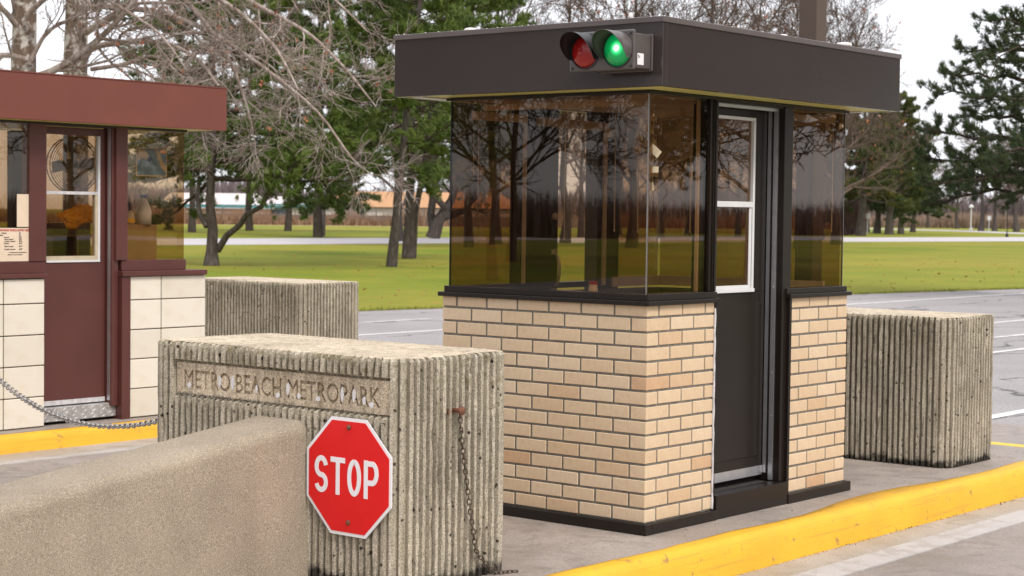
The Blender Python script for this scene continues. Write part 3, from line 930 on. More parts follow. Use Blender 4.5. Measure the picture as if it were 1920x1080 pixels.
# west door seen through the glass
wd = part('back_door', MB().box(-1.215, -1.18, .593, .838, .135, 2.04), M['dark'], booth, label='dark brown sliding door leaf half closed on the far side')
hb = MB().tube([(-1.18, .800, 1.285), (-1.150, .800, 1.27), (-1.138, .802, 1.22), (-1.138, .802, 1.16), (-1.150, .800, 1.115), (-1.18, .800, 1.10)], [.007, .007, .009, .009, .007, .007], 8)
hb.box(-1.1795, -1.172, .782, .818, 1.272, 1.302).box(-1.1795, -1.172, .782, .818, 1.083, 1.113)
part('handle', hb, M['chrome'], wd, smooth=False)
part('lock', MB().lathe([(.02, 0), (.02, .008), (.01, .014), (.0, .015)], (-1.18, .805, 1.475), 12, 'x'), M['chrome'], wd)
# blind headers and their wands, ceiling, strip imitating a light streak
part('ceiling', MB().box(-1.17, -.081, .081, 1.779, 2.046, 2.0565), M['tan_trim'], booth)
part('blind_header', MB().box(-1.16, -1.12, .10, .50, 1.955, 1.995), M['tan_plastic'], booth)
part('blind_header', MB().box(-1.16, -1.12, .62, 1.15, 1.945, 1.99), M['tan_plastic'], booth)
part('blind_header', MB().box(-1.0, -.14, 1.70, 1.74, 1.975, 2.01), M['tan_plastic'], booth)
part('blind_header', MB().box(-1.05, -.12, .06, .095, 1.993, 2.022), M['tan_plastic'], booth)
part('blind_header', MB().box(-.095, -.058, 1.31, 1.80, 1.99, 2.02), M['tan_plastic'], booth)
part('painted_light_streak', MB().box(-.9, -.2, .10, .13, 2.036, 2.0455), M['tan_plastic'], booth)  # pale strip added in place of the bright light streak atop the glass
import itertools
def hit(px, py, axis, val):
    d = ray(px, py); k = (val - CAM[axis]) / d[axis]; return CAM + d * k
for px, y0, y1, yy in ((896, 220, 425, .30), (1059, 230, 446, .9), (1153, 212, 430, 1.0), (1197, 193, 432, .6), (1295, 215, 432, .75), (1233, 245, 500, 1.1)):
    a = hit(px + 2, y0, 1, yy); b = hit(px - 1, y1, 1, yy)
    b[0], b[1] = a[0], a[1]
    part('blind_wand', MB().cyl(a, b, .0032, 6).cyl(b, b - np.array([0, 0, .012]), .0045, 6), M['tan_plastic'], booth)
a = hit(1563, 230, 1, 1.80); b = hit(1560, 435, 1, 1.80); b[0] = a[0]
part('blind_wand', MB().cyl(a, b, .0026, 6), M['tan_plastic'], booth)
# knotted pull cords
def cord(px, y0, y1, yy, knots):
    a = hit(px, y0, 1, yy); b = hit(px, y1, 1, yy); b[0] = a[0]
    c = MB().cyl(a, b, .0018, 5)
    for py, r_, ln in knots:
        k = hit(px, py, 1, yy)
        for q in range(4):
            o = np.array([random.uniform(-1, 1), random.uniform(-.5, .5), random.uniform(-1, 1)]) * r_ * .6
            c.tube([k + o, k + o + np.array([random.uniform(-1, 1) * r_, 0, -ln * .5]), k + o * .3 + np.array([random.uniform(-1, 1) * r_ * 1.4, 0, -ln])], [r_ * .5, r_ * .75, r_ * .45], 6)
    part('pull_cord', c, M['tan_plastic'], booth)
cord(889, 215, 330, .25, ((293, .012, .02), (320, .007, .024)))
cord(1144, 215, 255, 1.1, ((240, .014, .05),))
cord(1226, 195, 375, .35, ((215, .016, .03), (265, .018, .05), (318, .014, .03), (350, .012, .02)))
tp = MB()
for px, py, w, h, ang in ((1222, 318, .035, .014, 0), (1228, 283, .03, .018, -.7), (1217, 240, .016, .03, .3), (1221, 350, .012, .02, .2), (1218, 214, .02, .018, .5)):
    c = hit(px, py, 1, .06)
    ca, sa = math.cos(ang), math.sin(ang)
    q = [(c[0] + u * ca - v * sa, c[1] + .002 * (u + v) / .03, c[2] + u * sa + v * ca) for u, v in ((-w, -h), (w, -h), (w, h), (-w, h))]
    tp.add(q + [(x, y + .002, z) for x, y, z in q], [(0, 1, 2, 3), (7, 6, 5, 4), (0, 4, 5, 1), (2, 6, 7, 3)])
part('tape_strips', tp, M['tape'], booth)
# roof
FX0, FX1, FY0, FY1 = -1.427, .187, -.181, 2.047
part('fascia', MB().box(FX0, FX1, FY0, FY0 + .03, 2.058, 2.350).box(FX1 - .03, FX1, FY0 + .0301, FY1, 2.058, 2.350).box(FX0, FX0 + .03, FY0 + .0301, FY1, 2.058, 2.350).box(FX0 + .0301, FX1 - .0301, FY1 - .03, FY1, 2.058, 2.350), M['fascia'], booth, bevel=.002)
part('roof_deck', MB().box(FX0 + .031, FX1 - .031, FY0 + .031, FY1 - .031, 2.10, 2.335), M['fascia_flash'], booth)
fl = MB(); e = .006
fl.box(FX0 - e, FX1 + e, FY0 - e, FY0 + .04, 2.3385, 2.3645).box(FX1 - .04, FX1 + e, FY0 + .0401, FY1 + e, 2.3385, 2.3646).box(FX0 - e, FX0 + .04, FY0 + .0401, FY1 + e, 2.3385, 2.3646).box(FX0 + .0401, FX1 - .0401, FY1 - .04, FY1 + e, 2.3385, 2.3647)
part('roof_flashing', fl, M['fascia_flash'], booth, bevel=.003)
part('soffit', MB().box(FX0 + .03, FX1 - .03, FY0 + .03, FY1 - .03, 2.0605, 2.099), M['soffit'], booth)
part('soffit_trim', MB().box(FX0 + .09, -W_ - .02, FY0 + .04, FY1 - .04, 2.0535, 2.0603), M['white_pvc'], booth)
part('soffit_trim', MB().box(-W_ - .0, .02, 1.93, 1.96, 2.0535, 2.0603), M['white_pvc'], booth)
M['water'] = plain('white_sealant', (.72, .66, .64), .5, .1, 20)
for (x, y, r_, h) in ((-.02, -.14, .011, .03), (-1.0, -.10, .035, .02), (.15, 1.50, .04, .022), (.15, .9, .02, .012)):
    part('roof_fitting', MB().lathe([(r_, 0), (r_, h * .5), (r_ * .75, h * .85), (r_ * .3, h), (0, h * 1.02)], (x, y, 2.3648), 12), M['water'], booth, smooth=True)
drops = MB()
for i in range(70):
    if i % 2: x, y = FX1 - .01 + random.uniform(-.01, .008), random.uniform(FY0, FY1)
    else: x, y = random.uniform(FX0, FX1), FY0 + random.uniform(-.004, .02)
    r_ = random.uniform(.002, .005)
    drops.lathe([(r_, 0), (r_ * .7, r_ * .5), (0, r_ * .7)], (x, y, 2.3648), 5)
part('water_drops', drops, M['water'], booth)

# fan on the north-west corner inside
def fan(root_label, c, rad, yawv, name='wall_fan', mat=None):
    f = thing(name, c, root_label, 'fan')
    mat = mat or M['tan_plastic']
    ca, sa = math.cos(yawv), math.sin(yawv)
    def P(u, d, v): return (c[0] + u * ca + d * sa, c[1] + u * sa - d * ca, c[2] + v)
    g = MB()
    for i, (rr, d) in enumerate([(rad, 0), (rad, .05)] + [(rad * k / 13, .05 + .03 * (1 - (k / 13) ** 2)) for k in range(4, 13)]):
        g.tube([P(rr * math.cos(a), d, rr * math.sin(a)) for a in np.linspace(0, 2 * math.pi, 28)[:-1]], .0045 if i < 2 else .0022, 4, closed=True)
    for k in range(24):
        a = 2 * math.pi * k / 24
        g.tube([P(rad * math.cos(a), .0, rad * math.sin(a)), P(rad * math.cos(a), .05, rad * math.sin(a)), P(rad * .6 * math.cos(a), .07, rad * .6 * math.sin(a)), P(.03 * math.cos(a), .08, .03 * math.sin(a))], .0016, 3)
    part('guard', g, mat, f)
    bl_ = MB()
    for k in range(4):
        a0 = math.pi / 2 * k
        pts = [(.03, -.15), (rad * .55, -.32), (rad * .85, -.1), (rad * .9, .35), (rad * .5, .45), (.03, .25)]
        v = []
        for dd in (0, .004):
            for rr, da in pts: v.append(P(rr * math.cos(a0 + da), .02 + dd + .03 * da, rr * math.sin(a0 + da)))
        bl_.add(v, [(0, 1, 2, 3, 4, 5), (11, 10, 9, 8, 7, 6)] + [(i, 6 + i, 6 + (i + 1) % 6, (i + 1) % 6) for i in range(6)])
    part('blades', bl_, M['card'] if mat is M['tan_plastic'] else mat, f)
    part('motor', MB().cyl(P(0, -.07, 0), P(0, .03, 0), .045, 14), mat, f)
    return f
fc = hit(1262, 262, 1, .95)
fan('cream caged fan hung in the corner behind the tinted glass of brick booth', fc, .118, R(30))
part('fan_bracket', MB().box(fc[0] - .012, fc[0] + .012, 1.03, 1.045, fc[2] - .05, 2.045), M['tan_trim'], booth)
# jar with a red lid on the counter
jc = hit(1112, 540, 1, .30)
jar = thing('paste_bottle', (jc[0], .30, 1.056), 'small grey bottle with red cap behind the glass of brick booth', 'bottle')
part('body', MB().lathe([(.028, 0), (.03, .03), (.024, .055), (.02, .09)], (jc[0], .30, 1.056), 12), M['tan_plastic'], jar, smooth=True)
part('cap', MB().lathe([(.021, .0905), (.022, .105), (.0, .107)], (jc[0], .30, 1.056), 12), M['red_sign'], jar)

# ------------------------------------------------------------------ traffic signal on the fascia
SX, SZ = -.0265, 2.2075
sig = thing('traffic_signal', (SX, FY0, SZ), 'two lamp lane signal lit green on the bronze roof fascia', 'traffic light')
part('mount', MB().box(SX - .12, SX + .165, FY0 - .012, FY0 - .0005, SZ - .085, SZ + .08), M['signal_metal'], sig, bevel=.004)
part('housing', MB().box(SX - .15, SX + .158, FY0 - .150, FY0 - .0125, SZ - .078, SZ + .076), M['signal_metal'], sig, bevel=.006)
part('face_plate', MB().box(SX - .177, SX + .177, FY0 - .166, FY0 - .1505, SZ - .0875, SZ + .0875), M['signal_metal'], sig, bevel=.008)
yf = FY0 - .1665
for k, (lx, lit) in enumerate(((SX - .0885, 0), (SX + .0885, 1))):
    lz = SZ + .002
    prof = [(.071 * math.cos(a), -.028 * math.sin(a)) for a in np.linspace(0, math.pi / 2, 9)]
    if lit:
        t = NT('green_lens')
        g = t.n.new('ShaderNodeVectorMath'); g.operation = 'DISTANCE'; g.inputs[1].default_value = (lx - SX + .012, 0, lz - SZ + .004)
        mp = t.n.new('ShaderNodeMapping'); mp.inputs['Scale'].default_value = (1, 0, 1); t.l.new(t.tc.outputs['Object'], mp.inputs[0]); t.l.new(mp.outputs[0], g.inputs[0])
        e_ = t.ramp(g.outputs['Value'], [(.0, (1, 1, 1)), (.010, (.6, 1.0, .7)), (.018, (.02, .5, .13)), (.034, (.0, .13, .03)), (.075, (.0, .035, .008))])
        t.col((.004, .10, .03)).rough(.12)
        t.l.new(e_, t.b.inputs['Emission Color']); t.b.inputs['Emission Strength'].default_value = 1.5
        t.bump(t.voro(90), .4, .003)
        ml = t.m
    else: ml = M['lens_red']
    part('lens', MB().lathe([(.0765, .004), (.0765, 0)] + prof, (lx, yf, lz), 28, 'y'), ml, sig, smooth=True, label='lit green lens' if lit else 'unlit red lens')
    part('lens_ring', MB().tube([(lx + .077 * math.cos(a), yf - .002, lz + .077 * math.sin(a)) for a in np.linspace(0, 2 * math.pi, 33)[:-1]], .004, 6, closed=True), M['visor_in'], sig)
    vz = MB(); n = 34; v = []
    for rr in (.0775, .0795):
        for i in range(n):
            a = R(-28 + 236 * i / (n - 1))
            u = (i / (n - 1) - .5) * 2
            Lv = .030 + .088 * (1 - abs(u) ** 2.2)
            for q in range(4):
                v.append((lx + rr * math.cos(a), yf - Lv * q / 3, lz + rr * math.sin(a)))
    f = []
    for s_ in range(2):
        for i in range(n - 1):
            for q in range(3):
                k0 = s_ * n * 4 + i * 4 + q
                quad = (k0, k0 + 4, k0 + 5, k0 + 1)
                f.append(quad if s_ else quad[::-1])
    for i in range(n - 1):
        f.append((i * 4 + 3, (i + 1) * 4 + 3, n * 4 + (i + 1) * 4 + 3, n * 4 + i * 4 + 3))
    for i in (0, n - 1):
        for q in range(3): f.append((i * 4 + q, i * 4 + q + 1, n * 4 + i * 4 + q + 1, n * 4 + i * 4 + q))
    part('visor', vz.add(v, f), M['visor_in'] if not lit else M['signal_metal'], sig, smooth=True)
for dx in (-.160, .160):
    for dz in (-.071, .071):
        part('bolt', MB().lathe([(.006, 0), (.006, -.004), (.002, -.005)], (SX + dx, yf, SZ + dz), 8, 'y'), M['visor_in'], sig)
lb = part('rating_label', MB().box(SX + .1582, SX + .159, FY0 - .115, FY0 - .068, SZ - .062, SZ - .012), M['white_sign'], sig)
mk = MB()
for y, z, r_ in ((-.107, -.022, .004), (-.107, -.031, .0035), (-.099, -.027, .003)): mk.cyl((SX + .159, FY0 + y, SZ + z), (SX + .1595, FY0 + y, SZ + z), r_, 8)
part('label_mark', mk, M['ink'], lb)

# brown steel column behind the booth
solo('steel_column', MB().box(-.618, -.502, 2.35, 2.466, .0, 5.2), M['steel_brown'], 'tall square brown steel column rising behind the brick booth roof', 'column', loc=(-.55, 2.42, .018), bevel=.004)

# ================================================================== MAROON BOOTH
XW = -5.65
mbt = thing('toll_booth', (-6.3, 1.3, -.03), 'older maroon toll booth clad in cream tiles across the lane', 'toll booth')
def mp(name, x0, x1, y0, y1, z0, z1, mat, bevel=.003, par=None): return part(name, MB().box(x0, x1, y0, y1, z0, z1), M[mat], par or mbt, bevel=bevel)
GZ = -.03
part('wall', MB().box(XW - .14, XW - .008, -.45, .818, GZ, 1.005), M['grout'], mbt)
part('wall', MB().box(XW - .14, XW - .008, 1.565, 2.268, GZ, 1.0), M['grout'], mbt)
part('wall', MB().box(-6.85, -6.72, -.45, 2.26, GZ, 1.0).box(-6.7199, XW - .1401, 2.14, 2.26, GZ, 1.0).box(-6.7199, XW - .1401, -.45, -.35, GZ, 1.0), M['tile'], mbt)
tm = {}
def tile(y0, y1, z0, z1):
    key = (round(y1 - y0, 3), round(z1 - z0, 3))
    if key not in tm:
        tm[key] = mesh_from('tile', MB().bbox(-.02, .02, -key[0] / 2, key[0] / 2, -key[1] / 2, key[1] / 2, .0035), M['tile'])
    inst('tile', tm[key], mbt, (XW - .02 + random.uniform(-.001, .001), (y0 + y1) / 2, (z0 + z1) / 2))
zr = [-.026, .184, .3995, .613, .829, 1.002]
for z0, z1 in zip(zr, zr[1:]):
    for y0, y1 in ((-.45, -.15), (-.15, .155), (.155, .490), (.490, .8235), (1.560, 1.851), (1.851, 2.276)):
        tile(y0 + .004, y1 - .004, z0 + .004, z1 - .004)
part('sill', MB().box(XW - .1, XW + .02, -.47, .832, 1.0055, 1.036), M['maroon'], mbt, bevel=.003)
part('sill', MB().box(XW - .14, XW + .025, 1.476, 2.27, 1.0025, 1.04), M['maroon'], mbt, bevel=.003)
part('sill', MB().box(-6.86, XW - .1405, 2.13, 2.272, 1.0025, 1.038), M['maroon'], mbt, bevel=.003)
part('jamb_cover', MB().box(XW - .18, XW + .01, 1.482, 1.5595, GZ, 1.002), M['maroon'], mbt, bevel=.002)
mp('window_track', XW - .10, XW - .02, -.45, .84, 1.0365, 1.119, 'maroon')
mp('window_track', XW - .10, XW - .02, 1.50, 2.10, 1.0405, 1.118, 'maroon')
pane(XW - .033, XW - .027, -.40, .706, 1.1195, 2.062, mbt, 'clear')
pane(XW - .033, XW - .027, 1.545, 2.083, 1.1185, 2.062, mbt, 'clear')
pane(-6.76, -6.754, -.40, 2.10, 1.02, 2.062, mbt)
pane(-6.75, XW - .034, 2.0835, 2.0895, 1.1185, 2.062, mbt, 'clear')
mp('post', XW - .10, XW - .012, .7065, .845, 1.1195, 2.075, 'maroon')
mp('post', XW - .10, XW - .008, 1.442, 1.5445, 1.1185, 2.075, 'maroon')
mp('post', XW - .13, XW - .03, 1.42, 1.478, GZ + .1, 2.075, 'maroon')
mp('post', -6.77, -6.70, .25, .42, 1.02, 2.06, 'dark')
mp('post', -6.77, -6.70, 1.3, 1.42, 1.02, 2.06, 'dark')
mp('header', XW - .12, XW - .01, -.45, 2.1, 2.0625, 2.078, 'dark')
XD = XW - .10
mdoor = part('door', MB().box(XD - .04, XD, .85, 1.415, .135, 1.106).box(XD - .04, XD, .85, .905, 1.1061, 2.055).box(XD - .04, XD, 1.366, 1.415, 1.1061, 2.055).box(XD - .04, XD, .9051, 1.3659, 2.004, 2.055), M['maroon'], mbt, bevel=.003)
part('window_frame', MB().box(XD - .03, XD + .006, 1.348, 1.3655, 1.121, 2.003).box(XD - .03, XD + .008, .905, 1.3655, 1.1065, 1.1208), M['white_pvc'], mdoor)
part('sash_rail', MB().box(XD - .03, XD + .006, .905, 1.3478, 1.585, 1.606), M['caulk'], mdoor)
part('lower_sash', MB().box(XD - .03, XD + .003, 1.325, 1.3478, 1.121, 1.5848).box(XD - .03, XD + .003, .905, 1.3248, 1.1212, 1.150), M['map_tan'], mdoor)
part('pane', MB().box(XD - .02, XD - .016, .905, 1.348, 1.6065, 2.003), M['clear'], mdoor)
part('pane', MB().box(XD - .015, XD - .011, .905, 1.3248, 1.1505, 1.5848), M['clear'], mdoor)
part('door_sweep', MB().box(XD - .035, XD + .006, .855, 1.412, .102, .1345), M['caulk'], mdoor)
hb = MB().tube([(XD, .868, 1.27), (XD + .03, .868, 1.255), (XD + .038, .868, 1.19), (XD + .03, .868, 1.125), (XD, .868, 1.11)], [.008, .008, .01, .008, .008], 8)
hb.box(XD + .0005, XD + .005, .853, .883, 1.255, 1.29).box(XD + .0005, XD + .005, .853, .883, 1.09, 1.125)
part('handle', hb, M['chrome'], mdoor)
mp('door_track', XW - .075, XW - .045, 1.4155, 1.4195, .11, 2.06, 'alu', 0)
# diamond plate step with raised lozenges
stp = part('step', MB().box(XW - .2, XW - .055, .826, 1.481, -.008, .092), M['plate'], mbt, bevel=.004)
dm = MB()
for i in range(16):
    for j in range(4):
        y, z = .846 + i * .04 + (.02 if j % 2 else 0), .006 + j * .024
        if y > 1.465: continue
        s_ = 1 if (i + j) % 2 else -1
        a = np.array([XW - .055, y, z]); d = np.array([0, .014, .009 * s_]); n_ = np.array([0, -.0035 * s_, .0045])
        dm.add([a - d, a + n_ + [.003, 0, 0], a + d, a - n_ + [.003, 0, 0]], [(0, 1, 2), (0, 2, 3)])
part('tread_lozenges', dm, M['plate'], stp)
mp('floor', -6.72, XW - .21, -.35, 2.14, GZ, .08, 'floor', 0)
mp('counter', -6.70, -6.25, -.3, 2.1, 1.05, 1.085, 'dark', 0)
mp('counter', -6.24, -5.83, 1.62, 2.06, 1.072, 1.10, 'dark', 0)
fx1, fy1 = -5.46, 2.305
mfr = MB().box(fx1 - .03, fx1, -.9, fy1, 2.077, 2.388).box(-7.05, fx1 - .0301, fy1 - .03, fy1, 2.077, 2.3881).box(-7.05, -7.02, -.9, fy1 - .0301, 2.077, 2.388).box(-7.0199, fx1 - .0301, -.9, -.87, 2.077, 2.388)
part('fascia', mfr, M['maroon_f'], mbt, bevel=.003)
part('roof_deck', MB().box(-7.019, fx1 - .0305, -.869, fy1 - .0305, 2.12, 2.36), M['maroon'], mbt)
part('soffit', MB().box(-7.019, fx1 - .0305, -.869, fy1 - .0305, 2.0795, 2.119), M['soffit'], mbt)
part('roof_edge', MB().box(fx1 - .035, fx1 + .004, -.905, fy1 + .004, 2.3885, 2.397), M['maroon_f'], mbt)

# notices and things in the maroon booth
nt = thing('fee_notice', (XW - .022, .40, 1.23), 'cream vehicle entry fee notice in the lower window of maroon booth', 'notice')
part('sheet', MB().box(XW - .0265, XW - .0235, .10, .712, 1.1215, 1.348), M['paper'], nt)
def wall_text(s, y, z, size, mat, sx=1.0, align='LEFT', bold=.0):
    part('lettering', text_mb(s, size, lambda u, v, d: (XW - .0236 + d, y + u, z + v), .0012, sx, align, bold), M[mat], nt)
wall_text('METROPARKS VEHICLE ENTRY FEES', .708, 1.326, .020, 'red_ink', .83, 'RIGHT', .0006)
for s_, pr_, z in (('Vehicle', '$7', 1.309), ('Boat', '$7', 1.295), ('Annual', '$35', 1.281), ('Boat Annual', '$35', 1.267), ('Combo Annual', '$70', 1.253), ('Annual', '$21*', 1.239), ('Boat Annual', '$21*', 1.219), ('Combo Annual', '$42*', 1.199)):
    w = {'Vehicle': .528, 'Boat': .500, 'Annual': .546, 'Boat Annual': .582, 'Combo Annual': .597}[s_]
    wall_text(s_, w, z, .0135, 'ink', 1.05, 'RIGHT', .0003)
    wall_text(pr_, .628, z, .0135, 'ink', 1.05, 'LEFT', .0003)
wall_text('ALL PERMITS MUST BE PERMANENTLY', .690, 1.178, .0085, 'ink', 1.0, 'RIGHT', .0002)
wall_text('AFFIXED TO THE WINDSHIELD', .655, 1.163, .0085, 'ink', 1.0, 'RIGHT', .0002)
solo('paper_sheet', MB().box(XW - .0266, XW - .0238, .612, .711, 1.356, 1.579), M['paper'], 'blank cream paper sheet taped in the window above the fee notice', 'paper', loc=(XW - .025, .66, 1.46))
mpz = thing('map_poster', (XW - .07, 1.81, 1.83), 'blue and tan area map poster hung in the right window of maroon booth', 'poster')
part('sheet', MB().box(XW - .072, XW - .070, 1.667, 1.955, 1.728, 1.938), M['map_tan'], mpz)
mm = MB().box(XW - .0698, XW - .069, 1.676, 1.946, 1.737, 1.929)
part('water_print', mm, M['map_blue'], mpz)
def poly_yz(pts, x): return MB().prism(pts, x, x + .0008, 0)
part('land_print', poly_yz([(1.68, 1.925), (1.75, 1.92), (1.785, 1.88), (1.76, 1.85), (1.72, 1.86), (1.68, 1.84)], XW - .0688), M['map_tan'], mpz)
part('land_print', poly_yz([(1.84, 1.925), (1.875, 1.92), (1.90, 1.86), (1.945, 1.80), (1.945, 1.76), (1.90, 1.79), (1.865, 1.86)], XW - .0687), M['map_tan'], mpz)
part('lake_print', poly_yz([(1.77, 1.86), (1.80, 1.875), (1.812, 1.85), (1.79, 1.835), (1.765, 1.84)], XW - .0678), M['blue'], mpz)
part('title_block', poly_yz([(1.89, 1.90), (1.94, 1.90), (1.94, 1.922), (1.89, 1.922)], XW - .0677), M['orange'], mpz)
sb = thing('spray_bottle', (-6.0, 1.965, 1.372), 'white spray bottle with blue collar on a box in maroon booth', 'bottle')
part('body', MB().lathe([(.058, 0), (.060, .10), (.045, .145), (.024, .185), (.020, .2)], (-6.0, 1.965, 1.372), 16), M['white_pvc'], sb, smooth=True)
part('collar', MB().lathe([(.024, .2005), (.024, .218), (.02, .22)], (-6.0, 1.965, 1.372), 12), M['blue'], sb)
part('trigger_head', MB().prism([(1.935, 1.595), (1.985, 1.595), (1.995, 1.625), (1.985, 1.655), (1.955, 1.645), (1.925, 1.63)], -6.012, -5.988, 0), M['white_pvc'], sb, bevel=.004)
part('trigger', MB().prism([(1.985, 1.62), (2.0, 1.60), (1.993, 1.585), (1.98, 1.605)], -6.006, -5.994, 0), M['blue'], sb)
solo('cardboard_box', MB().box(-6.12, -5.96, 1.66, 2.062, 1.101, 1.3715), M['card'], 'brown cardboard box under the spray bottle in maroon booth window', 'box', loc=(-6.04, 1.86, 1.101), bevel=.004)
sq = thing('squeeze_bottle', (-6.0, 1.835, 1.372), 'clear squeeze bottle with dark pump beside the white spray bottle', 'bottle')
part('body', MB().lathe([(.035, 0), (.037, .06), (.03, .09), (.015, .105)], (-6.0, 1.835, 1.372), 12), M['map_tan'], sq, smooth=True)
part('pump', MB().cyl((-6.0, 1.835, 1.477), (-6.0, 1.835, 1.52), .008, 8).box(-6.01, -5.99, 1.79, 1.84, 1.52, 1.535), M['black'], sq)
part('label', MB().lathe([(.0375, .012), (.0385, .045)], (-6.0, 1.835, 1.372), 12), M['yellow'], sq)
fan('dark caged fan behind the upper door window of maroon booth', (-6.05, 1.345, 1.80), .20, R(90 - 8), 'pedestal_fan', plain('dark_fan_wire', (.24, .22, .2), .4, .1, 9, metal=.3))
part('fan_bracket', MB().cyl((-6.12, 1.345, 1.80), (-6.12, 1.345, 2.075), .012, 8), M['dark'], mbt)
dk = thing('desk_organiser', (-6.4, 1.62, 1.0855), 'brown round shouldered desk organiser behind the maroon booth door window', 'organiser')
oy0, oy1, oz = 1.42, 1.86, 1.0855
arch = [(oy0, oz), (oy0, oz + .24)] + [(oy0 + .05 - .05 * math.cos(a), oz + .24 + .05 * math.sin(a)) for a in np.linspace(0, math.pi / 2, 5)] + [(oy1, oz + .29), (oy1, oz)]
part('back', MB().prism(arch, -6.52, -6.50, 0), M['wood_dark'], dk)
part('shelf', MB().box(-6.4999, -6.36, oy0, oy1, oz + .19, oz + .205), M['card'], dk)
part('divider', MB().box(-6.4999, -6.37, 1.64, 1.655, oz, oz + .189), M['card'], dk)
part('side', MB().box(-6.4999, -6.36, oy0 - .012, oy0 - .0005, oz, oz + .25), M['wood_dark'], dk)
# crumpled orange cloth
bmc = bmesh.new(); bmesh.ops.create_icosphere(bmc, subdivisions=4, radius=1)
rgc = random.Random(3)
from mathutils import noise as mnoise
for v in bmc.verts:
    p = v.co.copy()
    k = 1 + .42 * mnoise.noise(p * 1.7) + .22 * abs(mnoise.noise(p * 3.6 + Vector((3, 1, 2)))) - .12 * mnoise.noise(p * 7)
    v.co = Vector((p.x * .05 * k, p.y * .16 * k, p.z * .07 * k + .02 * math.sin(p.y * 3)))
me = bpy.data.meshes.new('orange_cloth'); bmc.to_mesh(me); bmc.free(); me.materials.append(M['orange'])
o = link('orange_cloth', me, None, (-6.12, 1.475, 1.435)); tag(o, 'crumpled orange cloth lying on the desk organiser in maroon booth', 'cloth')

# ================================================================== TREES
class Tree:
    """collects tapered limbs, needles and leaves for one tree"""
    def __init__(s, seed): s.rg = np.random.default_rng(seed); s.w = {}; s.tuft = []; s.leaf = []
    def limb(s, pts, rad, n, lay='trunk'):
        s.w.setdefault(lay, []).append((np.asarray(pts, float), np.asarray(rad, float), n))
    def walk(s, p, d, L, nseg, wob, bend):
        pts = [np.asarray(p, float)]; d = np.asarray(d, float) / np.linalg.norm(d)
        for i in range(nseg):
            d = d + s.rg.normal(0, wob, 3) + np.asarray(bend) / nseg
            d /= np.linalg.norm(d)
            pts.append(pts[-1] + d * L / nseg)
        return np.array(pts)
def frame_perp(d, rg):
    d = d / np.linalg.norm(d); r_ = rg.normal(0, 1, 3); a = r_ - d * (r_ @ d); return a / np.linalg.norm(a)
def sample(pts, u):
    k = u * (len(pts) - 1); i = min(int(k), len(pts) - 2); f = k - i
    return pts[i] * (1 - f) + pts[i + 1] * f, pts[i + 1] - pts[i]
def build_limbs(limbs):
    V, F, n0 = [], [], 0
    for pts, rad, n in limbs:
        N = len(pts)
        t = np.gradient(pts, axis=0); t /= np.linalg.norm(t, axis=1)[:, None] + 1e-9
        ref = np.eye(3)[int(np.argmin(np.abs(t.mean(0))))]
        a = np.cross(t, ref); a /= np.linalg.norm(a, axis=1)[:, None] + 1e-9
        b = np.cross(t, a)
        ang = np.arange(n) * 2 * math.pi / n
        V.append((pts[:, None] + rad[:, None, None] * (np.cos(ang)[None, :, None] * a[:, None] + np.sin(ang)[None, :, None] * b[:, None])).reshape(-1, 3))
        i = np.arange(N - 1)[:, None] * n; k = np.arange(n)[None]; l = (k + 1) % n
        F.append(np.stack([i + k, i + l, i + n + l, i + n + k], -1).reshape(-1, 4) + n0)
        n0 += N * n
    return np.concatenate(V), np.concatenate(F)
def build_tufts(tufts, rg, K, ln, wd, spread=1.0):
    T = np.array(tufts)                                        # (n, 7): pos, dir, size
    n = len(T)
    P = np.repeat(T[:, :3], K, 0); D = np.repeat(T[:, 3:6], K, 0); S_ = np.repeat(T[:, 6], K)
    d = D + rg.normal(0, .55 * spread, (n * K, 3)); d /= np.linalg.norm(d, axis=1)[:, None]
    side = np.cross(d, rg.normal(0, 1, (n * K, 3))); side /= np.linalg.norm(side, axis=1)[:, None] + 1e-9
    L = ln * S_ * rg.uniform(.6, 1.1, n * K)
    st = P + rg.normal(0, .12, (n * K, 3)) * (ln * S_)[:, None] - d * (L * .15)[:, None]
    V = np.stack([st - side * (wd * S_)[:, None], st + side * (wd * S_)[:, None], st + d * L[:, None]], 1).reshape(-1, 3)
    return V, np.arange(n * K * 3).reshape(-1, 3)

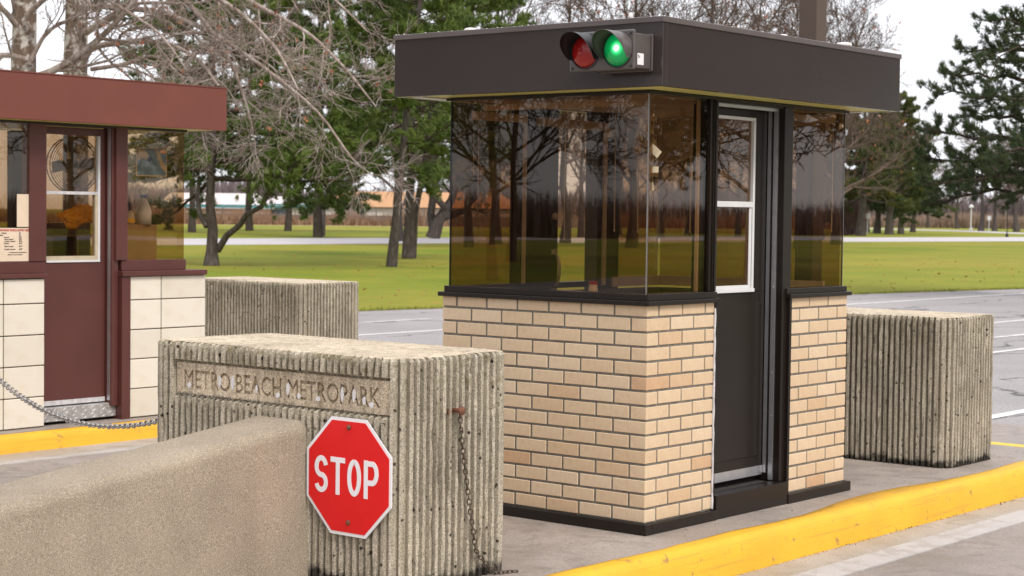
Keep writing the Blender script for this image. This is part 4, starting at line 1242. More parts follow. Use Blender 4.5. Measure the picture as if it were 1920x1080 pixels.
def pine_crown(T, base, top, z_lo, spread, nb, sub, dens, seedling=1.0, trunk_r=.25, droop=-.25, hang=.0, sparse_low=0):
    base, top = np.asarray(base, float), np.asarray(top, float)
    rg = T.rg
    H_ = top[2] - base[2]
    for i in range(nb):
        u = (i + rg.uniform(0, 1)) / nb
        z = z_lo + (H_ - z_lo) * u ** 1.15
        f = z / H_
        p0 = base + (top - base) * f
        az = i * 2.399 + rg.normal(0, .3)
        L = spread * (1 - .75 * ((z - z_lo) / (H_ - z_lo)) ** 1.3) * rg.uniform(.65, 1.1)
        el = droop + .75 * ((z - z_lo) / (H_ - z_lo)) + rg.normal(0, .12)
        d = np.array([math.cos(az) * math.cos(el), math.sin(az) * math.cos(el), math.sin(el)])
        pts = T.walk(p0, d, L, 7, .10, (0, 0, .25))
        r_ = trunk_r * .30 * (1 - .6 * f)
        T.limb(pts, np.linspace(r_, .012, 8), 5, 'branch')
        for j in range(sub):
            uu = .25 + .75 * (j + rg.uniform(0, 1)) / sub
            q, tg = sample(pts, min(uu, .999))
            tg = tg / np.linalg.norm(tg)
            sd = frame_perp(tg, rg); sd[2] *= .35
            dd = tg * .7 + sd * rg.uniform(.6, 1.1) + np.array([0, 0, .12])
            l2 = L * .34 * rg.uniform(.5, 1.1) * (1.25 - uu * .6)
            sp2 = T.walk(q, dd, l2, 4, .12, (0, 0, .2))
            T.limb(sp2, np.linspace(.016, .006, 5), 3, 'branch')
            for k in range(dens):
                w = .25 + .75 * (k + rg.uniform(0, 1)) / dens
                a, tt_ = sample(sp2, min(w, .999))
                tt_ = tt_ / np.linalg.norm(tt_)
                a = a + rg.normal(0, .07, 3) * np.array([1, 1, .7])
                dirv = tt_ * .6 + rg.normal(0, .35, 3) + np.array([0, 0, .55])
                T.tuft.append((*a, *(dirv / np.linalg.norm(dirv)), seedling * rg.uniform(.75, 1.25)))

def bare_crown(T, pts, rad, levels, lay, rg=None, scale=1.0, gravity=0.0, start=.3, twig_r=.006):
    """recursive twigs on limb pts; levels = [(count, length, segs, spread), ...]"""
    rg = T.rg
    if not levels: return
    cnt, L, seg, spr = levels[0]
    cnt = max(1, int(round(cnt * rg.uniform(.8, 1.2))))
    r0_ = np.interp(np.linspace(0, 1, 5), np.linspace(0, 1, len(rad)), rad)
    for j in range(cnt):
        u = start + (1 - start) * (j + rg.uniform(0, 1)) / cnt
        p, tg = sample(pts, min(u, .999))
        tg = tg / np.linalg.norm(tg)
        sd = frame_perp(tg, rg)
        d = tg * rg.uniform(.5, 1.0) + sd * spr * rg.uniform(.6, 1.2) + np.array([0, 0, .12])
        l2 = L * rg.uniform(.55, 1.15) * (1.15 - .5 * u)
        q = T.walk(p, d, l2, seg, .17, (0, 0, .25 + gravity))
        rr = max(np.interp(u, np.linspace(0, 1, len(rad)), rad) * .6, twig_r)
        rads = np.linspace(rr, max(rr * .35, twig_r * .6), seg + 1)
        T.limb(q, rads, 5 if rr > .04 else (4 if rr > .015 else 3), lay if len(levels) > 2 else 'twig')
        bare_crown(T, q, rads, levels[1:], lay, rg, scale, gravity, .2, twig_r)

def finish(T, root, mats, K=16, ln=.2, wd=.011, leaf=None):
    off = WL[root.name]
    for lay, limbs in T.w.items():
        V, F = build_limbs(limbs)
        me = fast_mesh(lay, V, F, M[mats.get(lay, mats['trunk'])], off)
        me.polygons.foreach_set('use_smooth', [True] * len(me.polygons))
        nm = {'trunk': 'trunk', 'branch': 'branches', 'twig': 'twigs', 'limb': 'limbs'}[lay]
        link(nm, me, root)
    if T.tuft:
        V, F = build_tufts(T.tuft, T.rg, K, ln, wd)
        link('crown', fast_mesh('crown', V, F, M[mats['needle']], off), root)
    if T.leaf:
        n = len(T.leaf); P = np.repeat(np.array(T.leaf), 4, 0); rg = T.rg
        a = rg.normal(0, 1, (n * 4, 3)); a /= np.linalg.norm(a, axis=1)[:, None]; b = rg.normal(0, 1, (n * 4, 3)); b /= np.linalg.norm(b, axis=1)[:, None]
        s_ = rg.uniform(.5, 1.0, n * 4)[:, None] * (leaf or .06)
        V = np.stack([P, P + a * s_, P + b * s_], 1).reshape(-1, 3)
        link('dead_leaves', fast_mesh('dead_leaves', V, np.arange(len(V)).reshape(-1, 3), M['dead_leaf'], off), root)

def copy_tree(src, loc, rz, sc, label):
    r = src.copy(); COL.objects.link(r); r.location = loc; r.rotation_euler = (0, 0, rz); r.scale = (sc, sc, sc); r['label'] = label
    for ch in list(src.children):
        c = ch.copy(); COL.objects.link(c); c.parent = r
    return r

def trunk_poly(pts, r0_, r1_, n=10, flare=1.35):
    pts = np.asarray(pts, float)
    k = len(pts)
    rad = np.linspace(r0_, r1_, k); rad[0] *= flare
    return pts, rad, n

GP = 'pines on the lawn'
# --- pine with the curved limb (54 m)
b0 = ground(397, 54.5)
pA = thing('pine_tree', b0, 'pine with a long crooked lower limb reaching right, just past maroon booth', 'tree', GP)
T = Tree(21)
tp_ = np.array([at(397, y, 54.5) if y < 495 else b0 for y in (495, 470, 430, 390, 340, 260, 120)] + [b0 + np.array([.5, .3, 13])])
tp_[:, :] = [p + np.array([0, 0, 0]) for p in tp_]
for i, dx in enumerate((0, 0, 2, -3, -2, 3, 0)): tp_[i] = (at(397 + dx, (495, 470, 430, 390, 340, 260, 120)[i], 54.5) if i else b0)
T.limb(*trunk_poly(tp_, .19, .08))
lim = np.array([at(x, y, 54.5 - k * .25) for k, (x, y) in enumerate(((408, 470), (425, 442), (450, 422), (462, 402), (490, 388), (502, 365), (520, 340), (545, 318), (560, 300)))])
T.limb(lim, np.linspace(.105, .045, 9), 8)
lim2 = np.array([at(x, y, 54.5 + k * .2) for k, (x, y) in enumerate(((388, 425), (374, 400), (370, 370), (374, 335), (366, 315), (350, 305)))])
T.limb(lim2, np.linspace(.09, .035, 6), 8)
pine_crown(T, b0, b0 + np.array([.3, .2, 13]), 2.5, 4.6, 44, 10, 9, 1.05, .28)
for lm in (lim, lim2):
    for j in range(14):
        q, tg = sample(lm, .6 + .4 * j / 14)
        for k in range(14):
            d = T.rg.normal(0, .5, 3) + [0, 0, .5]
            T.tuft.append((*(q + T.rg.normal(0, .38, 3) + [0, 0, .3]), *(d / np.linalg.norm(d)), T.rg.uniform(.8, 1.2)))
finish(T, pA, {'trunk': 'bark_pine', 'branch': 'twig_dark', 'needle': 'needle'}, 18, .27, .016)

# --- generic pines, three characters
def make_pine(name, loc, label, seed, H_, z_lo, spread, nb, sub, dens, tr, needle='needle', lean=(0, 0), ln=.28, wd=.017, K=17, group=GP, size=1.0):
    loc = np.asarray(loc, float)
    r = thing(name, loc, label, 'tree', group)
    T = Tree(seed)
    top = loc + np.array([lean[0] * H_, lean[1] * H_, H_])
    pts = np.array([loc + (top - loc) * u + T.rg.normal(0, .06, 3) * (0 < u < 1) for u in np.linspace(0, 1, 9)])
    T.limb(*trunk_poly(pts, tr, tr * .2))
    pine_crown(T, loc, top, z_lo, spread, nb, sub, dens, size, tr)
    finish(T, r, {'trunk': 'bark_pine', 'branch': 'twig_dark', 'needle': needle}, K, ln, wd)
    return r
pC = make_pine('pine_tree', ground(766, 65), 'straight middle trunk pine of the trio left of the brick booth', 22, 15, 3.8, 5.0, 52, 11, 9, .18)
RT2 = RT[:2] / np.linalg.norm(RT[:2])
pC2 = make_pine('pine_tree', ground(773, 65.5), 'pine leaning right out of the same root as the straight trunk', 23, 14, 3.9, 4.4, 40, 10, 8, .125, lean=tuple(RT2 * .11))
pB = make_pine('pine_tree', ground(735, 55), 'slimmer nearer pine leaning slightly right, left of the trio', 24, 13, 3.7, 4.2, 40, 10, 8, .135, lean=tuple(RT2 * .10))
pD = make_pine('pine_tree', ground(597, 116), 'broad low dark green pine beyond the far drive', 25, 17, 2.2, 3.6, 60, 10, 9, .26, 'needle_mid', ln=.40, wd=.028)
pE = make_pine('pine_tree', ground(540, 150), 'tall pine seen between the crooked limb and the dark low pine', 26, 18, 4.6, 6.2, 56, 10, 9, .24, 'needle_mid', ln=.42, wd=.03)
for px, d, rz, s_, lab in ((468, 150, 3.9, 1.1, 'dark pine in front of the pale buildings'), (360, 135, 5.1, 1.0, 'dark pine directly above the maroon booth fascia end'), (745, 150, 2.9, 1.1, 'dark pine deep behind the trio of trunks')):
    copy_tree(pE, ground(px, d), rz, s_, lab)
copy_tree(pC, ground(880, 88), 2.5, 1.1, 'pine behind the top left corner of the bronze roof')

# --- forked tree beside the booth (115 m)
b0 = ground(812, 116)
fk = thing('forked_tree', b0, 'leaning forked tree trunk beyond the drive close to the brick booth edge', 'tree')
T = Tree(31)
f1 = np.array([b0] + [at(x, y, 116) for x, y in ((822, 415), (836, 392), (848, 372), (856, 345), (864, 310), (872, 250))])
T.limb(f1, np.array([.5, .38, .3, .24, .19, .14, .08]), 9)
f2 = np.array([at(838, 393, 116), at(818, 372, 115), at(806, 355, 115), at(798, 330, 114), at(790, 290, 114)])
T.limb(f2, np.array([.24, .2, .16, .13, .08]), 8)
f3 = np.array([at(828, 408, 116), at(852, 401, 116), at(872, 395, 116), at(886, 375, 116), at(892, 345, 116)])
T.limb(f3, np.array([.28, .24, .2, .16, .09]), 8)
f4 = np.array([b0 + [0, .2, .1], at(808, 400, 116.4), at(812, 370, 116.5), at(818, 330, 116.5), at(815, 270, 116.5)])
T.limb(f4, np.array([.34, .26, .24, .2, .12]), 8)
for f_, r_ in ((f1, [.5, .1]), (f2, [.3, .1]), (f3, [.3, .1]), (f4, [.3, .2])):
    bare_crown(T, f_, r_, [(6, 3.4, 5, .8), (6, 1.6, 4, .8), (4, .8, 3, .8)], 'limb', start=.45, twig_r=.02)
    for j in range(60):
        q, tg = sample(f_, .7 + .299 * T.rg.random())
        d = T.rg.normal(0, .5, 3) + [0, 0, .5]
        T.tuft.append((*(q + T.rg.normal(0, 1.1, 3) + [0, 0, .8]), *(d / np.linalg.norm(d)), T.rg.uniform(.9, 1.4)))
finish(T, fk, {'trunk': 'bark_pine', 'limb': 'twig_dark', 'twig': 'twig_dark', 'needle': 'needle'}, 15, .34, .02)

# --- two sycamores behind the maroon booth with pale drooping branches
def limb_px(pp, d0, d1): return np.array([at(x, y, d0 + (d1 - d0) * i / (len(pp) - 1)) for i, (x, y) in enumerate(pp)])
def smooth_poly(p, k=4):
    n = len(p); u = np.linspace(0, n - 1, (n - 1) * k + 1)
    out = np.stack([np.interp(u, np.arange(n), p[:, i]) for i in range(3)], 1)
    for _ in range(2): out[1:-1] = (out[:-2] + 2 * out[1:-1] + out[2:]) / 4
    return out
def sycamore(px, dist, r_, label, limbs, seed, mats, extra):
    b0 = ground(px, dist)
    s = thing('sycamore_tree', b0, label, 'tree', 'sycamores behind the maroon booth')
    T = Tree(seed)
    tk = [b0, b0 + [0, 0, .5]] + [at(px + dx, y, dist) for dx, y in ((0, 250), (-1, 120), (1, 60), (2, 0), (4, -120))] + [b0 + np.array([.1, .1, 9.5])]
    T.limb(*trunk_poly(tk, r_, r_ * .72, 14, 1.5))
    for pp, d0, d1, ra, rb, lv in limbs:
        q = smooth_poly(limb_px(pp, d0, d1))
        rad = np.linspace(ra, rb, len(q))
        T.limb(q, rad, 7, 'limb')
        bare_crown(T, q, rad, lv, 'limb', gravity=extra, start=.15, twig_r=.0042)
    nt_ = 0
    for pts, rad, n in T.w.get('twig', []):
        if T.rg.random() < .035 and nt_ < 75:
            T.leaf.append(pts[-1]); nt_ += 1
    finish(T, s, mats, leaf=.055)
    return s
LV = [(9, 1.15, 6, .75), (6, .55, 5, .75), (4, .26, 4, .7)]
LV2 = [(14, 1.2, 6, .8), (8, .6, 5, .75), (5, .28, 4, .7)]
sycamore(142, 28, .205, 'right hand sycamore trunk rising behind the maroon fascia', [
    (((150, 150), (165, 88), (230, 79), (285, 77), (330, 86), (375, 112), (410, 162)), 27.6, 25.0, .055, .018, LV),
    (((160, 60), (215, 30), (270, -20), (360, -30), (450, 20), (520, 90), (560, 170)), 27.8, 24.0, .06, .012, LV2),
    (((155, -60), (250, -90), (380, -60), (480, 10), (580, 60), (650, 130), (705, 200)), 27.8, 25.0, .06, .010, LV2),
    (((160, -20), (240, -60), (330, -20), (400, 60), (440, 130), (470, 220), (480, 290)), 28, 26.5, .055, .010, LV2),
    (((170, 130), (240, 120), (290, 100), (340, 140), (370, 200), (385, 280)), 28, 27.2, .035, .008, LV2),
    (((160, 10), (300, 20), (400, 60), (500, 130), (600, 210), (660, 300), (700, 330)), 28, 26, .05, .008, LV2),
    (((165, -90), (330, -130), (500, -80), (620, -10), (690, 60)), 28, 27, .05, .010, LV2),
], 41, {'trunk': 'bark_syc', 'limb': 'twig_pale', 'twig': 'twig_pale'}, -.45)
sycamore(45, 27, .205, 'left hand sycamore trunk with peeling bark behind maroon booth', [
    (((50, 150), (95, 135), (140, 110), (190, 70), (215, 45), (255, 0), (290, -50)), 26.8, 26.0, .06, .03, LV),
    (((40, 60), (10, 20), (-30, -10), (-80, -20)), 27, 26, .05, .02, LV),
    (((50, 30), (90, -10), (150, -30), (220, 10), (300, 60), (350, 130)), 26.7, 25.2, .045, .010, LV2),
    (((45, 110), (0, 100), (-40, 120), (-90, 100)), 26.7, 25.5, .04, .02, LV),
    (((55, 120), (85, 60), (120, 40), (180, 30), (245, 70)), 26.8, 26.2, .035, .010, LV),
], 42, {'trunk': 'bark_syc', 'limb': 'twig_pale', 'twig': 'twig_pale'}, -.3)

# --- bare trees behind the brick booth
def bare_tree(name, loc, label, seed, H_, tr, n_limb, lv, mats, zl=.25, leaf=0, group=None, twig_r=.014, lean=(0, 0)):
    loc = np.asarray(loc, float)
    s = thing(name, loc, label, 'tree', group)
    T = Tree(seed)
    top = loc + np.array([lean[0], lean[1], H_ * .8])
    pts = np.array([loc + (top - loc) * u + T.rg.normal(0, .12, 3) * (0 < u < 1) for u in np.linspace(0, 1, 9)])
    T.limb(*trunk_poly(pts, tr, tr * .25, 10, 1.4))
    for i in range(n_limb):
        u = zl + (1 - zl) * (i + T.rg.random()) / n_limb
        p, _ = sample(pts, min(u, .999))
        az = i * 2.399 + T.rg.normal(0, .3); el = .45 + .55 * u + T.rg.normal(0, .12)
        d = [math.cos(az) * math.cos(el), math.sin(az) * math.cos(el), math.sin(el)]
        L = H_ * .42 * (1.15 - .6 * u) * T.rg.uniform(.75, 1.15)
        q = T.walk(p, d, L, 8, .12, (0, 0, .2))
        rad = np.linspace(tr * .45 * (1.1 - .6 * u), twig_r * 1.6, 9)
        T.limb(q, rad, 6, 'limb')
        bare_crown(T, q, rad, lv, 'limb', start=.2, twig_r=twig_r)
    if leaf:
        for pts_, rad, n in T.w['twig']:
            if T.rg.random() < leaf: T.leaf.append(pts_[-1])
    finish(T, s, mats, leaf=.16)
    return s
GB = 'bare trees beyond the brick booth'
bt = {'trunk': 'bark_grey', 'limb': 'twig', 'twig': 'twig'}
LB = [(8, 3.0, 5, .75), (6, 1.5, 4, .75), (5, .75, 3, .7)]
h1 = bare_tree('bare_tree', ground(1185, 92), 'bare tree with brown leaves showing above the roof behind the green signal', 51, 17, .26, 14, LB, bt, .14, .05, GB)
h2 = bare_tree('bare_tree', ground(1500, 96), 'wide bare tree behind the steel column, its crown ending in white sky', 52, 15, .25, 14, LB, bt, .14, .03, GB)
for src, px, d, rz, s_, lab in ((h1, 1060, 104, 1.1, 1.0, 'bare tree above the roof left of the green signal'), (h2, 930, 98, 2.0, 1.05, 'bare tree above the left half of the bronze roof'), (h1, 1330, 90, 3.0, .98, 'bare tree above the roof corner right of the signal'), (h2, 1568, 112, 4.4, 1.0, 'bare tree right of the steel column with thin outer twigs'), (h1, 1420, 118, 5.0, 1.1, 'farther bare tree between the roof corner and the column'),
        (h1, 599, 124, .6, 1.15, 'brown bare tree crown over the crooked limb pine'), (h2, 748, 104, 1.7, .95, 'brown bare tree between the sycamore twigs and the bronze roof'),
        (h1, 990, 140, 2.6, .9, 'bare tree in the middle of the left tinted glass'), (h2, 1090, 130, 3.3, .85, 'bare tree behind the door leaf in the tinted glass'), (h1, 1160, 150, 4.1, .95, 'farther bare tree left of the glass corner'),
        (h2, 1240, 135, 5.2, .85, 'bare tree behind the glass corner of brick booth'), (h1, 1290, 150, .9, .9, 'bare tree behind the right tinted pane next to the door'), (h2, 1385, 145, 1.9, .9, 'bare tree seen through the door window'), (h1, 1540, 140, 2.9, .85, 'bare tree behind the narrow right pane')):
    copy_tree(src, ground(px, d), rz, s_, lab)

# --- right hand group and near pine
gold = make_pine('pine_tree', ground(1668, 190), 'yellowing pine with leaning trunk at the right edge of the brick booth', 61, 14, 3.4, 5.5, 60, 10, 8, .38, 'needle_gold', lean=tuple(RT2 * .05), ln=.45, wd=.03, group='pines at the drive bend')
gold2 = make_pine('pine_tree', ground(1645, 205), 'dark green pine in the clump right of the brick booth', 62, 13, 3.2, 5.0, 60, 10, 8, .36, 'needle_dark', lean=tuple(RT2 * .08), ln=.45, wd=.03, group='pines at the drive bend')
for src, px, d, rz, s_, lab in ((gold2, 1690, 200, 2.0, .85, 'rightmost leaning trunk of the pine clump by the drive bend'), (gold2, 1625, 215, 4.0, .95, 'leftmost trunk of the pine clump by the drive bend'), (gold2, 1712, 225, .4, .8, 'thin farther pine at the right side of the clump'), (gold, 1615, 170, 1.0, 1.0, 'yellow tinged pine half hidden by the brick booth edge')):
    copy_tree(src, ground(px, d), rz, s_, lab)
nb0 = ground(2030, 40)
npine = thing('pine_tree', nb0, 'near dark pine whose long boughs reach in from the right edge', 'tree')
T = Tree(71)
T.limb(*trunk_poly([nb0 + np.array([0, 0, 1.0]) * z for z in np.linspace(0, 11, 9)], .3, .08))
def bough(px0, py0, px1, py1, d0, d1, droop, nsub, dens, z=0):
    nsub = int(nsub * 1.3)
    a, b = at(px0, py0, d0), at(px1, py1, d1)
    u = np.linspace(0, 1, 10)[:, None]
    pts = a + (b - a) * u + np.array([0, 0, 1.0]) * (droop * 4 * u * (1 - u)) + T.rg.normal(0, .04, (10, 3))
    T.limb(pts, np.linspace(.075, .014, 10), 6, 'branch')
    L = np.linalg.norm(b - a)
    for j in range(nsub):
        uu = .12 + .88 * (j + T.rg.random()) / nsub
        q, tg = sample(pts, min(uu, .999)); tg /= np.linalg.norm(tg)
        sd = frame_perp(tg, T.rg); sd[2] *= .5
        dd = tg * .6 + sd * T.rg.uniform(.5, 1.1) + np.array([0, 0, .12])
        l2 = L * .24 * T.rg.uniform(.5, 1.15) * (1.3 - uu * .7)
        s2 = T.walk(q, dd, l2, 4, .14, (0, 0, .25))
        T.limb(s2, np.linspace(.015, .006, 5), 4, 'branch')
        for k in range(dens):
            p, t2 = sample(s2, min(.35 + .65 * (k + T.rg.random()) / dens, .999))
            t2 = t2 / np.linalg.norm(t2)
            dv = t2 * .8 + T.rg.normal(0, .3, 3) + np.array([0, 0, .45])
            T.tuft.append((*(p + T.rg.normal(0, .03, 3)), *(dv / np.linalg.norm(dv)), T.rg.uniform(.8, 1.2)))
for a in ((2030, 70, 1850, 40, 40, 39, .1, 16, 6), (2030, 110, 1800, 95, 40, 41, .1, 18, 6), (2030, 170, 1775, 140, 40, 39, .12, 20, 6), (2030, 215, 1745, 175, 40, 40, .1, 22, 6), (2030, 290, 1735, 245, 40, 39, .12, 24, 7),
          (2030, 330, 1725, 300, 40, 40, .15, 26, 7), (2030, 345, 1735, 350, 40, 38.5, .15, 26, 7), (2030, 370, 1745, 385, 40, 40.5, .25, 24, 6), (2030, 20, 1880, -20, 40, 40, .1, 14, 6), (2030, 250, 1800, 215, 40, 42, .1, 20, 6),
          (2030, 140, 1830, 110, 40, 42, .1, 16, 6), (2030, 360, 1790, 330, 40, 42, .1, 20, 6), (2030, 200, 1850, 190, 40, 37, .1, 16, 6), (2030, 60, 1880, 70, 40, 42, .1, 14, 6), (2030, 300, 1850, 285, 40, 37, .1, 16, 6)):
    bough(*a)
pine_crown(T, nb0, nb0 + np.array([0, 0, 11]), 5.2, 3.5, 20, 7, 6, 1.0, .3)
finish(T, npine, {'trunk': 'bark_pine', 'branch': 'twig_dark', 'needle': 'needle_dark'}, 20, .17, .0085)

GF = 'bare trees by the far water'
fb = bare_tree('bare_tree', ground(1840, 270), 'thick trunked far bare tree left of three at the right edge', 81, 14, .36, 11, [(7, 2.8, 4, .8), (6, 1.4, 3, .8), (4, .8, 3, .8)], bt, .3, 0, GF, .028)
for px, d, rz, s_, lab in ((1866, 275, 1.4, .9, 'forked far bare tree in the middle of three at the right edge'), (1907, 260, 2.6, 1.05, 'rightmost far bare tree at the right edge'), (1795, 330, 3.4, .9, 'faint far bare tree left of the thick trunked one'), (1740, 345, 4.4, .85, 'faint far bare tree beside the pine clump'), (1950, 285, .5, 1.0, 'far bare tree partly beyond the right edge')):
    copy_tree(fb, ground(px, d), rz, s_, lab)

# --- trees standing outside the frame that the glass reflects
GR = 'trees around the toll plaza outside the view'
oak = bare_tree('bare_tree', (-23.6, -27, -.16), 'dark bare tree mirrored in the south glass of the brick booth', 91, 13, .11, 20, [(10, 2.4, 6, .75), (8, 1.2, 5, .75), (6, .6, 3, .7)], {'trunk': 'bark_grey', 'limb': 'bark_grey', 'twig': 'bark_grey'}, .18, 0, GR, .012)
for i, (x, y, rz, s_) in enumerate(((-33.7, -40, 3, 1.2), (-19, -44, 4, 1.2), (-42, -42, 2, 1.3), (16, 27, 5, 1.0), (24, 25, .5, 1.1), (34, 31, 1.5, 1.2), (29, 40, 2.5, 1.2), (21, 44, 3.5, 1.1), (40, 22, 4.5, 1.1))):
    copy_tree(oak, (x, y, -.16), rz, s_, 'bare tree beside the plaza on the side away from the view')
for i, (x, y, rz) in enumerate(((-40, -36, 0), (-30, -50, 2), (27, 33, 1), (19, 33, 3), (45, 45, 4), (38, 52, 5))):
    copy_tree(pC, (x, y, -.16), rz, 1.0, 'pine beside the plaza on the side away from the view')

# ================================================================== BRUSH, REEDS, LAWN
def scatter_blades(name, P, hgt, wd, mat, rg, lean=.25, kind='stuff'):
    n = len(P)
    a = rg.uniform(0, 2 * math.pi, n); s_ = np.stack([np.cos(a), np.sin(a), np.zeros(n)], 1) * (wd * rg.uniform(.6, 1.3, n))[:, None]
    tip = P + np.stack([rg.normal(0, lean, n) * hgt, rg.normal(0, lean, n) * hgt, hgt * rg.uniform(.6, 1.1, n)], 1)
    V = np.stack([P - s_, P + s_, tip], 1).reshape(-1, 3)
    o = link(name, fast_mesh(name, V, np.arange(3 * n).reshape(-1, 3), M[mat])); tag(o, kind=kind)
    return o
rg = np.random.default_rng(77)
# dry brush along the fence
L_ = np.array([[-210, 60], [-168, 115], [-157, 131], [-139, 157], [-128, 190], [-122, 220]])
def along(L, n, depth, rg):
    seg = np.linalg.norm(np.diff(L, axis=0), axis=1); c = np.concatenate([[0], np.cumsum(seg)]); u = rg.uniform(0, c[-1], n)
    p = np.stack([np.interp(u, c, L[:, 0]), np.interp(u, c, L[:, 1])], 1)
    dv = np.array([-.8, .6]); return p + dv * rg.uniform(0, depth, (n, 1)), u
lv = L_ + np.array([.8, -.6]) * 7
mbv = MB().add([(*q, -.161) for q in lv] + [(*q, -.161) for q in L_ + np.array([-.8, .6]) * 9], [(i, i + 1, len(L_) + i + 1, len(L_) + i) for i in range(len(L_) - 1)])
struct('verge', mbv, plain('dry_tan_grass', (.36, .27, .11), .95, .3, .6))
p, u = along(L_, 36000, 9, rg)
hh = 1.15 + 1.0 * np.abs(np.sin(u * .31) * np.sin(u * .113 + 1)) + .35 * rg.normal(0, 1, len(u)).clip(-1, 1.5)
scatter_blades('dry_brush', np.stack([p[:, 0], p[:, 1], np.full(len(p), -.16)], 1), hh, np.full(len(p), .05), 'brush', rg, .3)
Lr = np.array([[-150, 300], [-140, 345], [-120, 390], [-60, 420]])
Lr = np.array([ground(px, d)[:2] for px, d in ((1560, 330), (1640, 345), (1760, 350), (1850, 345), (1990, 340))])
p, u = along(Lr, 16000, 14, rg)
scatter_blades('dry_reeds', np.stack([p[:, 0], p[:, 1], np.full(len(p), -.16)], 1), 2.4 + .5 * np.sin(u * .2) + .3 * rg.normal(0, 1, len(u)), np.full(len(p), .10), 'reed', rg, .12)
# distant wood on the skyline
Lw = np.array([ground(px, d)[:2] for px, d in ((200, 420), (500, 430), (900, 430), (1250, 430), (1560, 470), (1720, 520), (1850, 540), (2050, 520))])
p, u = along(Lw, 26000, 25, rg)
hw = 7 + 3.2 * np.abs(np.sin(u * .05) + .6 * np.sin(u * .17 + 2)) * rg.uniform(.4, 1.1, len(u))
scatter_blades('distant_wood', np.stack([p[:, 0], p[:, 1], np.full(len(p), -.16)], 1), hw, np.full(len(p), .30), 'wood_far', rg, .10)
# woods behind the camera side, only met in reflections
Lq = np.array([[-120, -40], [-90, -90], [-20, -120], [60, -90]])
p, u = along(Lq, 30000, 20, rg)
scatter_blades('distant_wood', np.stack([p[:, 0], p[:, 1], np.full(len(p), -.16)], 1), 2.4 + 1.2 * np.abs(np.sin(u * .06)) * rg.uniform(.4, 1.1, len(u)), np.full(len(p), .12), 'wood_far', rg, .1)
Lq = np.array([[110, -20], [120, 60], [100, 130], [60, 200]])
p, u = along(Lq, 30000, 20, rg)
scatter_blades('distant_wood', np.stack([p[:, 0], p[:, 1], np.full(len(p), -.16)], 1), 2.4 + 1.2 * np.abs(np.sin(u * .06)) * rg.uniform(.4, 1.1, len(u)), np.full(len(p), .12), 'wood_far', rg, .1)
# bare purple shrub by the clump
c = ground(1596, 175)
n = 5000
a = rg.uniform(0, 2 * math.pi, n); rr = 2.2 * np.sqrt(rg.random(n))
P = np.stack([c[0] + rr * np.cos(a) * .5, c[1] + rr * np.sin(a) * .5, np.full(n, -.16) + rg.uniform(0, 2.2, n)], 1)
sh = scatter_blades('bare_shrub', P, np.full(n, 1.6), np.full(n, .03), 'shrub', rg, .35, 'thing')
tag(sh, 'dense purple brown bare shrub at the right edge of the brick booth', 'shrub')
# lawn blades near the road edge and across the near lawn
fx = FW[:2] / np.linalg.norm(FW[:2])
rv = RT[:2] / np.linalg.norm(RT[:2])
ye = rg.uniform(5, 60, 16000)
P2 = np.stack([np.interp(ye, [e[1] for e in edge], [e[0] for e in edge]) + .05 - np.abs(rg.normal(0, .16, len(ye))), ye], 1)
scatter_blades('grass', np.stack([P2[:, 0], P2[:, 1], np.full(len(P2), -.165)], 1), rg.uniform(.03, .085, len(P2)), np.full(len(P2), .012), 'blade', rg, .4)
# fallen leaves on the lawn
n = 1500
P3 = CAM[:2] + (fx[None] + rv[None] * ((rg.uniform(300, 1960, n) - 960) / FPX)[:, None]) * rg.uniform(20, 75, (n, 1))
P3 = P3[P3[:, 0] < np.interp(P3[:, 1], [e[1] for e in edge], [e[0] for e in edge])]
n = len(P3)
B = np.stack([P3[:, 0], P3[:, 1], np.full(n, -.125)], 1); a = rg.normal(0, .05, (n, 3)); b = rg.normal(0, .05, (n, 3)); a[:, 2] *= .3; b[:, 2] *= .3
tag(link('fallen_leaves', fast_mesh('fallen_leaves', np.stack([B, B + a, B + b], 1).reshape(-1, 3), np.arange(3 * n).reshape(-1, 3), M['dead_leaf'])), kind='stuff')
# bare soil edge between lawn and asphalt
mbv = MB(); k = 120; ys_ = np.linspace(4, 60, k); xe = np.interp(ys_, [e[1] for e in edge], [e[0] for e in edge]); jj = rg.normal(0, .04, (2, k))
mbv.add([(x - .10 + j, y, -.150) for x, y, j in zip(xe, ys_, jj[0])] + [(x + .05 + j, y, -.150) for x, y, j in zip(xe, ys_, jj[1])], [(i, k + i, k + i + 1, i + 1) for i in range(k - 1)])
struct('verge', mbv, plain('verge_soil', (.17, .12, .07), .95, .35, 3))
# a few leaves and grit blown onto the island and lane
n = 260
B = np.stack([np.where(rg.random(n) < .6, rg.uniform(-1.5, .25, n), rg.uniform(.4, 3.5, n)), rg.uniform(-1.0, 4.2, n), np.zeros(n)], 1)
inside = (B[:, 0] > -1.3) & (B[:, 0] < .03) & (B[:, 1] > -.03) & (B[:, 1] < 1.9)
B = B[~inside]; n = len(B)
B[:, 2] = np.where(B[:, 0] < .26, .0195, -.1425)
sz = rg.uniform(.003, .012, n)[:, None]
a = rg.normal(0, 1, (n, 3)) * sz; b = rg.normal(0, 1, (n, 3)) * sz; a[:, 2] = np.abs(a[:, 2]) * .25; b[:, 2] = np.abs(b[:, 2]) * .25
tag(link('leaf_litter', fast_mesh('leaf_litter', np.stack([B, B + a, B + b], 1).reshape(-1, 3), np.arange(3 * n).reshape(-1, 3), plain('brown_litter', (.15, .09, .05), .9, .5, 40))), kind='stuff')
